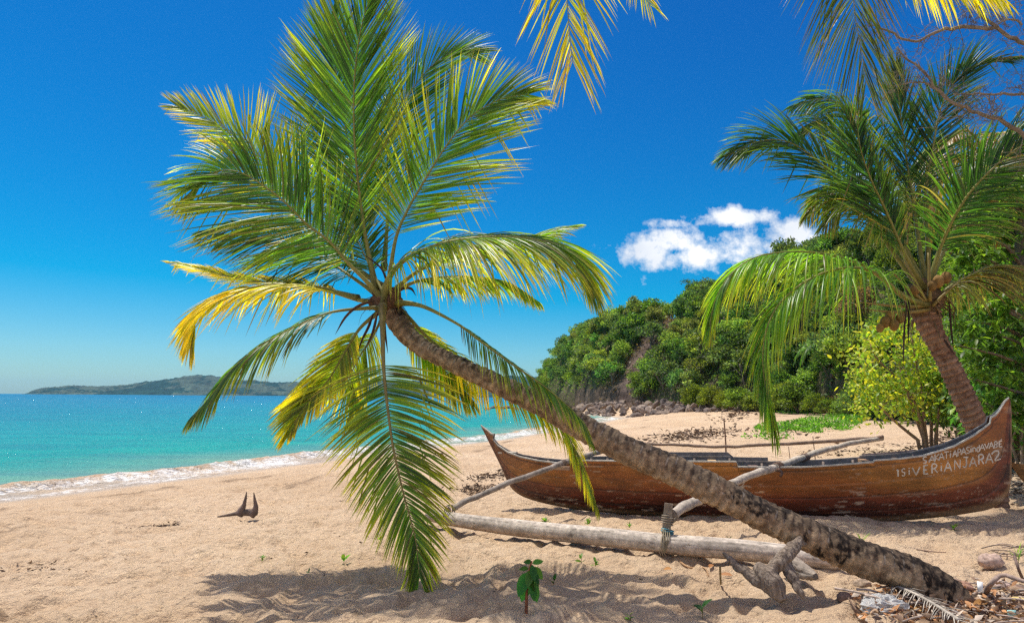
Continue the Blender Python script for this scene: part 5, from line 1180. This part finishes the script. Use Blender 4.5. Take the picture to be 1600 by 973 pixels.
    for (x, y), s_, col, lab in LV:
        c = g(x, y, .03); m = MB(); a = rng.uniform(0, 6.28)
        big_leaves(m, np.array([c]), np.array([[math.cos(a), math.sin(a) * .6, .25]]), np.array([[.1, -.5, 1.0]]), s_, np.array([col]), rng, .42, .55); tag(m.build('dry_leaf', M_DRY, origin=c), lab, 'leaf', 'large dry leaves')
    # uncountable small litter
    m = MB(); N = 2600; x = 1490 + rng.normal(size=N) * 75; y = 955 + rng.normal(size=N) * 17 + (x - 1480) * .0; ok = (x > 1330) & (x < 1720) & (y > 905 + np.clip((1500 - x) * .14, 0, 30)); x, y = x[ok], y[ok]
    C = np.array([at_z(a, b2, .47) for a, b2 in zip(x, y)]); C[:, 2] = ground_z(C[:, 0], C[:, 1]) + rng.uniform(.0, .05, len(C)) * 1.0
    pal = np.array([[.40, .28, .18], [.30, .18, .10], [.48, .40, .32], [.20, .13, .09], [.42, .22, .10], [.14, .10, .08]])
    col = pal[rng.integers(0, 6, len(C))] * rng.uniform(.7, 1.2, (len(C), 1)); D = rng.normal(size=C.shape) * np.array([1, 1, .25])
    leaf_cards(m, C, D, rng.uniform(.02, .10, len(C)), col, rng, .45)
    tag(m.build('leaf_litter', M_DRY), 'brown crumbled leaves and bark bits heaped around the foot of the leaning palm', 'leaf litter', None, 'stuff')
    # plastic bag
    c = g(1382, 962, .05); P = c + dd * np.array([.16, .10, .07]) * (.45 + 1.1 * fbm(dd * 3.5, 4, 88))[..., None]
    b = MatB('clear_plastic'); pr = b.pbr((.62, .62, .60), .25, .6, b.bump(b.noise(25, 5, .7, b.coord()), 1.0, .02)); pr.inputs['Alpha'].default_value = .62
    m = MB(); m.grid(P, (.8, .8, .8), wrap=True); tag(m.build('plastic_bag', b.done(pr), smooth=False, origin=c), 'crumpled clear plastic bag at the bottom edge below the palm foot', 'plastic bag')
    m = MB(); m.tube([at(1531, 908, 4.98), at(1532, 924, 4.97)], .017, 14, (.85, .85, .82)); tag(m.build('white_tube', M_PAINT, origin=at(1532, 922, 4.97)), 'small white plastic tube standing in the litter by the trunk foot', 'litter')
    m = MB(); c = g(1582, 970, .03); m.box(c, (.03, .002, .03), None, (.45, .75, .68)); tag(m.build('plastic_scrap', M_PAINT, origin=c), 'pale turquoise plastic scrap at the bottom right corner', 'litter')
litter()

def debris():
    """fine wrack and specks scattered over the open sand"""
    rng = np.random.default_rng(31); m = MB()
    N = 5200; th = np.radians(rng.uniform(-42, 40, N)); r = 4.2 * np.exp(rng.uniform(0, 2.3, N)); X = r * np.sin(th); Y = r * np.cos(th); _, s = ground_base(X, Y)
    p = np.stack([X, Y], -1); k = (s > 1.2) & (rng.random(N) < .08 + 1.6 * np.clip(fbm(p * .6, 3, 6) - .5, 0, 1)); X, Y = X[k], Y[k]
    C = np.stack([X, Y, ground_z(X, Y) + .002], -1); c = np.array([.13, .085, .055]) * rng.uniform(.5, 2.2, (len(C), 1)); D = rng.normal(size=C.shape) * np.array([1, 1, .12])
    leaf_cards(m, C, D, rng.uniform(.008, .05, len(C)), c, rng, .35)
    # thick wrack patches beyond the canoe and by its bow
    for (x, y, w, h, n) in [(1085, 676, 60, 7, 900), (1150, 652, 30, 5, 260), (960, 690, 50, 3, 180), (770, 735, 30, 4, 300), (740, 752, 30, 4, 300), (640, 700, 50, 2.5, 250), (250, 801, 30, 2, 60), (60, 865, 45, 9, 60), (1440, 703, 70, 9, 500), (1500, 690, 60, 7, 500), (1330, 700, 80, 6, 150), (1230, 672, 60, 8, 160), (1590, 750, 30, 20, 300), (1560, 705, 60, 8, 500)]:
        px = x + rng.normal(size=n) * w * .6; py = y + rng.normal(size=n) * h * .6 - (px - x) * .06
        Q = np.array([at_z(a, max(b_, 628), .55) for a, b_ in zip(px, py)]); Q[:, 2] = ground_z(Q[:, 0], Q[:, 1]) + .01; dist = np.hypot(Q[:, 0], Q[:, 1])
        leaf_cards(m, Q, rng.normal(size=Q.shape) * np.array([1, 1, .25]), rng.uniform(.003, .009, n) * dist, np.array([.14, .095, .07]) * rng.uniform(.4, 2.4, (n, 1)), rng, .35)
    tag(m.build('beach_wrack', M_DRY), 'dark bits of seaweed, bark and twigs strewn over the sand', 'wrack', None, 'stuff')
debris()

# ------------------------------------------------------------------ rocks at the foot of the headland
def rocks():
    rng = np.random.default_rng(41); protos = []
    u, v = np.meshgrid(np.linspace(.02, math.pi - .02, 14), np.linspace(0, 2 * math.pi, 20, endpoint=False), indexing='ij'); dd = np.stack([np.sin(u) * np.cos(v), np.sin(u) * np.sin(v), np.cos(u)], -1)
    for k in range(7):
        pl = nrm(rng.normal(size=(9, 3))); h = np.min(np.where((dd @ pl.T) > .25, rng.uniform(.6, .95, 9) / np.maximum(dd @ pl.T, .25), 9), -1); R = np.minimum(h, 1.1) * (.85 + .3 * fbm(dd * 2.5 + k, 3, k))
        m = MB(); c0 = np.array([(.27, .23, .20), (.22, .19, .175), (.33, .28, .235), (.20, .17, .16), (.30, .25, .215), (.36, .31, .27), (.18, .16, .155)][k]); m.grid(dd * R[..., None] * np.array([1.15, .9, .7]), c0 * np.array([.8, .72, .66]) * (.7 + .6 * fbm(dd * 4, 3, 9))[..., None], wrap=True); protos.append(m.data('boulder', M_ROCK, False))
    n = 0
    while n < 290:
        px = 905 + 330 * rng.random() ** 1.25; f = rng.random(); base = np.interp(px, HB[:, 0], HB[:, 1]); Y = base * (1 - .20 * f * np.interp(px, [900, 1000, 1200, 1240], [.8, 1, .25, .1])) + 1.5 * (1 - f); X = (px - 800) / FPX * Y
        z = float(ground_z(X, Y, False)); z = max(z, -.1) + (1 - f) * .7
        o = bpy.data.objects.new('boulder', protos[rng.integers(7)]); COL.objects.link(o); sc_ = rng.uniform(.14, .50) * (1.3 if rng.random() < .12 else 1) * np.interp(px, [900, 1100, 1240], [1.15, .9, .55])
        o.location = (X, Y, z); o.scale = (sc_ * rng.uniform(.8, 1.3), sc_, sc_ * rng.uniform(.6, 1.1)); o.rotation_euler = (rng.normal() * .5, rng.normal() * .5, rng.uniform(0, 6.28))
        w_ = 'beside the water at the left end' if px < 985 else ('below the bare landslip' if px < 1090 else 'at the right end beside the sand'); z_ = 'small' if sc_ < .33 else ('medium' if sc_ < .5 else 'large')
        tag(o, z_ + ' angular boulder in the headland rock jumble, ' + w_, 'boulder', z_ + ' boulders ' + w_); n += 1
    for (x, y, sc_, lab) in [(762, 640, .8, 'low dark rock awash, farthest left off the headland point'), (772, 638, 1.1, 'low dark rock awash, second from the left off the point'), (783, 639, .8, 'low dark rock awash, third from the left off the point'), (794, 638, 1.1, 'low dark rock awash, fourth from the left off the point'), (806, 640, .9, 'low dark rock awash just left of the trunk')]:
        P = at_z(x, y, 0); o = bpy.data.objects.new('sea_rock', protos[3]); COL.objects.link(o); o.location = P; o.scale = (sc_, sc_ * .8, sc_ * .7); o.rotation_euler = (0, 0, x); tag(o, lab, 'rock', 'rocks awash off the point')
rocks()

# ------------------------------------------------------------------ beach creeper and shrubs behind the palm
def creeper():
    rng = np.random.default_rng(51); m = MB()
    for (x, y, w, h, n) in [(1290, 660, 62, 7, 4200), (1210, 661, 30, 5, 1200), (1255, 645, 60, 5, 2200), (1345, 653, 40, 7, 1800), (1200, 672, 45, 5, 260)]:
        a = rng.uniform(0, 6.28, n); q = np.sqrt(rng.random(n)); px = x + np.cos(a) * q * w; py = y + np.sin(a) * q * h
        Q = np.array([at_z(i, max(j, 634), .75) for i, j in zip(px, py)]); Q[:, 2] = ground_z(Q[:, 0], Q[:, 1]) + rng.uniform(0, .16, n); Q = Q[fbm(Q[:, :2] * .8, 3, 5) > .36]
        leaf_cards(m, Q, rng.normal(size=Q.shape) + np.array([0, 0, .5]), rng.uniform(.08, .16, len(Q)), np.array([.10, .25, .025]) * rng.uniform(.6, 1.4, (len(Q), 1)), rng, .7)
    tag(m.build('beach_creeper', M_LEAF), 'bright green creeper carpeting the sand at the edge of the bushes', 'ground cover', None, 'stuff')
creeper()

def shrubs():
    rng = np.random.default_rng(61)
    K = [((.045, .10, .025), .10, 'dark'), ((.085, .16, .03), .11, 'mid'), ((.10, .17, .06), .09, 'grey'), ((.035, .085, .018), .13, 'deep'), ((.13, .20, .03), .11, 'bright'), ((.14, .10, .07), .07, 'brown')]
    pr = [make_tree_mesh(300 + i, (1.25, 1.25, 1.1), .25, 60, 60, s_ * 1.5, g, .45, .55) for i, (g, s_, _) in enumerate(K)]
    md = [p.data('shrub', [M_LEAF, M_TWIG]) for p in pr]
    names = {'dark': 'dark green', 'mid': 'mid green', 'grey': 'grey-green', 'deep': 'very dark large-leaved', 'bright': 'bright green', 'brown': 'brownish half-dry'}
    for i in range(110):
        px = rng.uniform(1090, 1660) if i > 18 else np.linspace(1085, 1500, 19)[i]
        base = np.interp(px, HB[:, 0], HB[:, 1]); f = rng.uniform(-.05, .9) if i > 18 else -.06
        P = hill_point(px, max(f, .02)); 
        if f < 0.02: P[1] = base * (1 + f); P[0] = (px - 800) / FPX * P[1]; P[2] = float(ground_z(P[0], P[1], False))
        k = int(rng.choice([0, 0, 1, 1, 2, 3, 3, 4, 5])) if i > 18 else int(rng.choice([1, 4, 2, 1]))
        sc_ = rng.uniform(.75, 1.35) * (P[1] / 45) ** .35 * (.8 if i <= 18 else 1)
        o = bpy.data.objects.new('shrub', md[k]); COL.objects.link(o); o.location = tuple(P - np.array([0, 0, .1])); o.scale = (sc_, sc_, sc_ * rng.uniform(.8, 1.3)); o.rotation_euler = (0, 0, rng.uniform(0, 6.28))
        w_ = ('at the sand edge' if f < .05 else ('low on the slope' if f < .45 else 'high on the slope')) + (' left of the hanging frond' if px < 1200 else (' between the hanging frond and the yellow-green bush' if px < 1340 else ' behind the fruiting palm'))
        tag(o, names[K[k][2]] + ' shrub ' + w_, 'shrub', names[K[k][2]] + ' shrubs ' + w_)
    # mid-distance palm with grey drooping fronds
    b_ = hill_point(1312, .22); root = empty('background_palm', b_, 'small palm with drooping grey-green fronds in the thicket behind the hanging frond', 'palm tree')
    m = MB(); c = at(1310, 545, b_[1]); m.tube([b_ - [0, 0, 1], (b_ + c) / 2, c], [.12, .10, .09], 8, (.2, .15, .12)); m.build('trunk', M_TWIG, root)
    for i in range(11):
        a = i / 11 * 6.28; d = np.array([math.cos(a), math.sin(a) * .8, 0]); make_frond(root, [c, c + d * .8 + [0, 0, .7], c + d * 1.9 + [0, 0, .7], c + d * 2.9 + [0, 0, -.2], c + d * 3.3 + [0, 0, -1.1]], (0, 0, 1), L=1.0, t0=.15, n=34, droop=1.0, w=.05, seed=200 + i, dark=.3, yellow=.15, rbase=.05, gap=.3)
    # brownish palm behind the fruiting one
    b_ = at(1590, 700, 15); b_[2] = .7; c = at(1550, 262, 15); root = empty('brown_fronded_palm', b_, 'palm with reddish-brown dying fronds behind the upper right of the fruiting palm', 'palm tree')
    m = MB(); m.tube(spline([b_, b_ * .5 + c * .5 + [.6, 0, 0], c], 12), np.linspace(.2, .15, 12), 10, (.2, .14, .1)); m.build('trunk', M_TWIG, root)
    for i in range(15):
        a = i / 15 * 6.28 + .3; d = np.array([math.cos(a), math.sin(a) * .6, 0]); h = rng.uniform(.1, .9); make_frond(root, [c, c + d * .6 + [0, 0, h], c + d * 1.3 + [0, 0, h * .8], c + d * 1.9 + [0, 0, h - 1.0], c + d * 2.1 + [0, 0, h - 1.9]], (0, 0, 1), L=.8, t0=.15, n=60, droop=1.1, w=.03, seed=230 + i, dark=.4, dry=.75 if i % 3 else .1, yellow=.2, rbase=.04, gap=.25)
shrubs()

def yellow_bush():
    base = at(1442, 692, 19.5); base[2] = float(ground_z(base[0], base[1])) - .03
    root = empty('yellow_green_bush', base, 'loose yellow-green bush on bare crooked stems between the creeper and the ringed palm trunk', 'bush')
    rng = np.random.default_rng(71); F = lambda *a: [at(x, y, d) for x, y, d in a]; ends = []
    stems = [((1445, 690), (1432, 655), (1420, 620), (1408, 580), (1400, 540)), ((1448, 690), (1443, 650), (1440, 610), (1432, 570), (1425, 530)), ((1455, 691), (1455, 655), (1450, 620), (1460, 580), (1470, 560)), ((1462, 690), (1464, 665), (1467, 640), (1462, 610), (1450, 580)), ((1438, 690), (1415, 672), (1395, 655), (1380, 640), (1368, 630)), ((1446, 690), (1430, 630), (1400, 590), (1370, 560), (1360, 540))]
    for st in stems:
        d0 = 19.5 + rng.normal() * .3; P = spline(F(*[(x, y, d0 + k * rng.normal() * .12) for k, (x, y) in enumerate(st)]), 26); P[0][2] = base[2]; m = MB(); m.tube(P, np.linspace(.05, .016, 26), 7, (.30, .20, .14))
        for j in range(9):
            q = P[rng.integers(9, 26)]; e = q + np.array([rng.normal() * .45, rng.normal() * .4, rng.uniform(.1, .5)]); m.tube(spline([q, (q + e) / 2 + rng.normal(size=3) * .05, e], 6), np.linspace(.014, .005, 6), 4, (.26, .2, .14)); ends.append(e)
        m.build('stem', M_TWIG, root)
    cl = [(1360, 600), (1345, 625), (1380, 580), (1400, 555), (1370, 545), (1395, 610), (1420, 590), (1430, 545), (1405, 520), (1380, 525), (1450, 560), (1365, 570), (1345, 590), (1350, 645), (1375, 630), (1465, 600), (1440, 620), (1475, 560), (1410, 640), (1340, 560), (1460, 630), (1480, 620)]
    cen = [at(x, y, 19.5 + rng.normal() * .5) for x, y in cl] + ends[::2]
    m = MB(); cen = np.array(cen); k = rng.integers(0, len(cen), 3600); C = cen[k] + rng.normal(size=(len(k), 3)) * np.array([.24, .3, .22]); n = len(C)
    y = rng.random(n)[:, None] ** 2; col = np.array([.13, .24, .025]) * (1 - y) + np.array([.40, .38, .03]) * y; col = col * rng.uniform(.5, 1.3, (n, 1))
    big_leaves(m, C, rng.normal(size=(n, 3)) + np.array([0, 0, -.3]), np.array([0, -.3, 1.0]) + rng.normal(size=(n, 3)) * .5, rng.uniform(.09, .17, n), col, rng, .62, .5); m.build('crown', M_LEAF, root)
yellow_bush()

def shade_tree():
    base = np.array([9.6, 11.6, .5]); root = empty('broadleaf_tree', base, 'dark glossy broad-leaved tree overhanging from the right edge behind the fruiting palm', 'tree'); rng = np.random.default_rng(81)
    m = MB(); P = spline([base - [0, 0, .2], base + [-.2, 0, 1.2], base + [-.5, 0, 2.6], base + [-.6, .2, 4.2], base + [-.3, .2, 5.8]], 40); m.tube(P, np.linspace(.22, .08, 40), 12, (.20, .15, .11)); m.build('trunk', M_TWIG, root)
    cl = [(1560, 330), (1590, 310), (1545, 370), (1575, 360), (1600, 350), (1530, 410), (1560, 400), (1590, 395), (1505, 395), (1520, 440), (1555, 445), (1590, 440), (1540, 480), (1575, 480), (1605, 480), (1510, 500), (1545, 520), (1580, 520), (1500, 540), (1530, 555), (1565, 560), (1600, 550), (1515, 590), (1550, 600), (1590, 600), (1540, 630), (1575, 640), (1605, 640), (1570, 290), (1600, 270), (1630, 300), (1640, 360), (1640, 430), (1640, 500), (1640, 570), (1650, 640), (1680, 400), (1680, 500), (1700, 300), (1720, 600), (1620, 230), (1670, 220), (1495, 460), (1585, 570)]
    cen = []; m = MB()
    for (x, y) in cl:
        c = at(x, y, 11.6 + rng.normal() * .55); cen.append(c); q = P[int(np.clip((c[2] - base[2]) / 5.8 * 40 - 4, 4, 39))]; m.tube(spline([q, (q + c) / 2 + [0, 0, .15], c], 12), np.linspace(.045, .012, 12), 5, (.19, .14, .10))
    m.build('branches', M_TWIG, root); cen = np.array(cen)
    m = MB(); nr = 620; k = rng.integers(0, len(cen), nr); tips = cen[k] + rng.normal(size=(nr, 3)) * np.array([.22, .35, .20]); L = 9
    C = np.repeat(tips, L, 0); a = rng.uniform(0, 6.28, len(C)); D = np.stack([np.cos(a), np.sin(a), rng.uniform(-.7, .35, len(C))], -1); C = C + D * .02
    g = np.array([.055, .14, .022]) * rng.uniform(.6, 1.7, (len(C), 1)); g = np.where(rng.random((len(C), 1)) < .12, g * np.array([2.4, 1.9, 1.2]), g)
    big_leaves(m, C, D, np.tile([0, 0, 1.0], (len(C), 1)), rng.uniform(.12, .24, len(C)), g, rng, .42, .8); m.build('crown', M_LEAF, root)
    # darker growth low behind the stern, with thin pale stems
    for j, (x, y, d, lab) in enumerate([(1560, 640, 15, 'dark low bush filling the gap just right of the ringed palm trunk'), (1600, 620, 14, 'dark low bush behind the raised stern tip'), (1530, 560, 16, 'dark bush behind the middle of the ringed palm trunk'), (1500, 620, 19, 'dark bush in shade left of the ringed palm trunk'), (1640, 560, 15, 'tall dark bush at the right edge'), (1590, 500, 17, 'tall dark bush high behind the broad-leaved tree')]):
        b_ = at(x, y, d); z = float(ground_z(b_[0], b_[1])); rt = empty('understorey_bush', (b_[0], b_[1], z), lab, 'bush', 'dark bushes behind the stern'); h = max(b_[2] - z, .8)
        m = MB()
        for i in range(7): e = b_ + rng.normal(size=3) * .4; m.tube(spline([np.array([b_[0] + rng.normal() * .2, b_[1], z - .05]), (b_ + [0, 0, z]) * [1, 1, .5] + rng.normal(size=3) * .15, e], 8), np.linspace(.035, .012, 8), 5, (.28, .21, .15))
        m.build('stem', M_TWIG, rt); m = MB(); n = 1700; C = b_ + nrm(rng.normal(size=(n, 3))) * rng.uniform(.2, 1, (n, 1)) * np.array([.95, .9, h * .75]); C = C[C[:, 2] > z + .15]; n = len(C)
        big_leaves(m, C, rng.normal(size=(n, 3)) + np.array([0, 0, -.3]), np.tile([0, 0, 1.0], (n, 1)) + rng.normal(size=(n, 3)) * .3, rng.uniform(.10, .2, n), np.array([.05, .12, .022]) * rng.uniform(.5, 1.9, (n, 1)), rng, .45, .6); m.build('crown', M_LEAF, rt)
shade_tree()

def bare_tree():
    base = np.array([9.2, 7.2, .5]); root = empty('bare_tree', base, 'leafless tree rooted out of frame whose crooked branches cross the upper right corner', 'tree'); rng = np.random.default_rng(91)
    F = lambda *a: [at(x, y, d) for x, y, d in a]; m = MB(); tr = at(1760, 240, 8.0)
    m.tube(spline([base - [0, 0, .2], base + [-.2, .2, 1.8], tr, at(1800, 0, 8.0)], 30), np.linspace(.2, .1, 30), 12, (.24, .18, .15)); m.build('trunk', M_TWIG, root)
    tw = MB()
    def twigs(P, r, depth):
        n = max(2, int(np.linalg.norm(P[-1] - P[0]) / .085)) if depth < 2 else 3
        for j in range(n):
            q = P[rng.integers(2, len(P))]; T = nrm(P[min(len(P) - 1, 5)] - P[0]); d = nrm(T * rng.uniform(.1, .9) + rng.normal(size=3) * np.array([.8, .4, .8])); L = rng.uniform(.12, .4) * (.65 ** depth)
            kn = [q, q + d * L * .5 + rng.normal(size=3) * .035, q + d * L + rng.normal(size=3) * .05]; Q = spline(kn, 8); tw.tube(Q, np.linspace(r, r * .5, 8), 4, np.array([.20, .17, .13]) * rng.uniform(.7, 1.3))
            if depth < 2: twigs(Q, r * .7, depth + 1)
    B = [([tr] + F((1640, 88, 8.0), (1600, 68, 8.0), (1570, 52, 8.0), (1548, 38, 8.0), (1530, 18, 8.0), (1520, -10, 8.0)), .045, .016), (F((1556, 44, 8.0), (1530, 46, 8.0), (1500, 40, 8.0), (1470, 48, 8.0), (1440, 66, 8.0), (1405, 58, 8.0), (1375, 40, 8.0), (1355, 28, 8.0)), .026, .010),
         ([tr] + F((1640, 232, 7.8), (1600, 214, 7.8), (1560, 188, 7.8), (1520, 172, 7.8), (1485, 162, 7.8), (1460, 140, 7.8), (1440, 112, 7.8), (1420, 92, 7.8), (1400, 72, 7.8)), .040, .010), (F((1600, 152, 7.9), (1560, 146, 7.9), (1525, 150, 7.9), (1490, 148, 7.9)), .018, .008), (F((1476, 158, 7.8), (1455, 138, 7.8), (1430, 128, 7.8), (1405, 130, 7.8)), .014, .006), (F((1600, 40, 8), (1580, 30, 8), (1560, 36, 8)), .014, .008), ([tr] + F((1640, 150, 7.9), (1600, 152, 7.9)), .025, .018)]
    for pts, r0, r1 in B:
        P = spline(pts, 40); P = P + (np.stack([fbm(P * 6, 2, 7), fbm(P * 6, 2, 8), fbm(P * 6, 2, 9)], -1) - .5) * .10; m = MB(); m.tube(P, np.linspace(r0, r1, 40), 8, np.array([.24, .19, .145]) * (.6 + .8 * fbm(P * 12, 2, 4))[:, None]); m.build('branch', M_TWIG, root); twigs(P[4:], .0055, 0)
    tw.build('twigs', M_TWIG, root)
bare_tree()

# ------------------------------------------------------------------ sea air
def haze():
    m = MB(); m.box((0, 1500, 64), (5200, 5200, 68), None, (1, 1, 1)); o = m.build('haze', [], smooth=False)
    mt = bpy.data.materials.new('sea_air'); mt.use_nodes = True; nt = mt.node_tree; nt.nodes.clear(); out = nt.nodes.new('ShaderNodeOutputMaterial'); v = nt.nodes.new('ShaderNodeVolumePrincipled')
    v.inputs['Density'].default_value = 0.00006; v.inputs['Color'].default_value = (.3, .66, 1, 1); v.inputs['Anisotropy'].default_value = 0.2; nt.links.new(v.outputs[0], out.inputs['Volume'])
    o.data.materials.append(mt); tag(o, 'pale sea haze', kind='stuff')
haze()
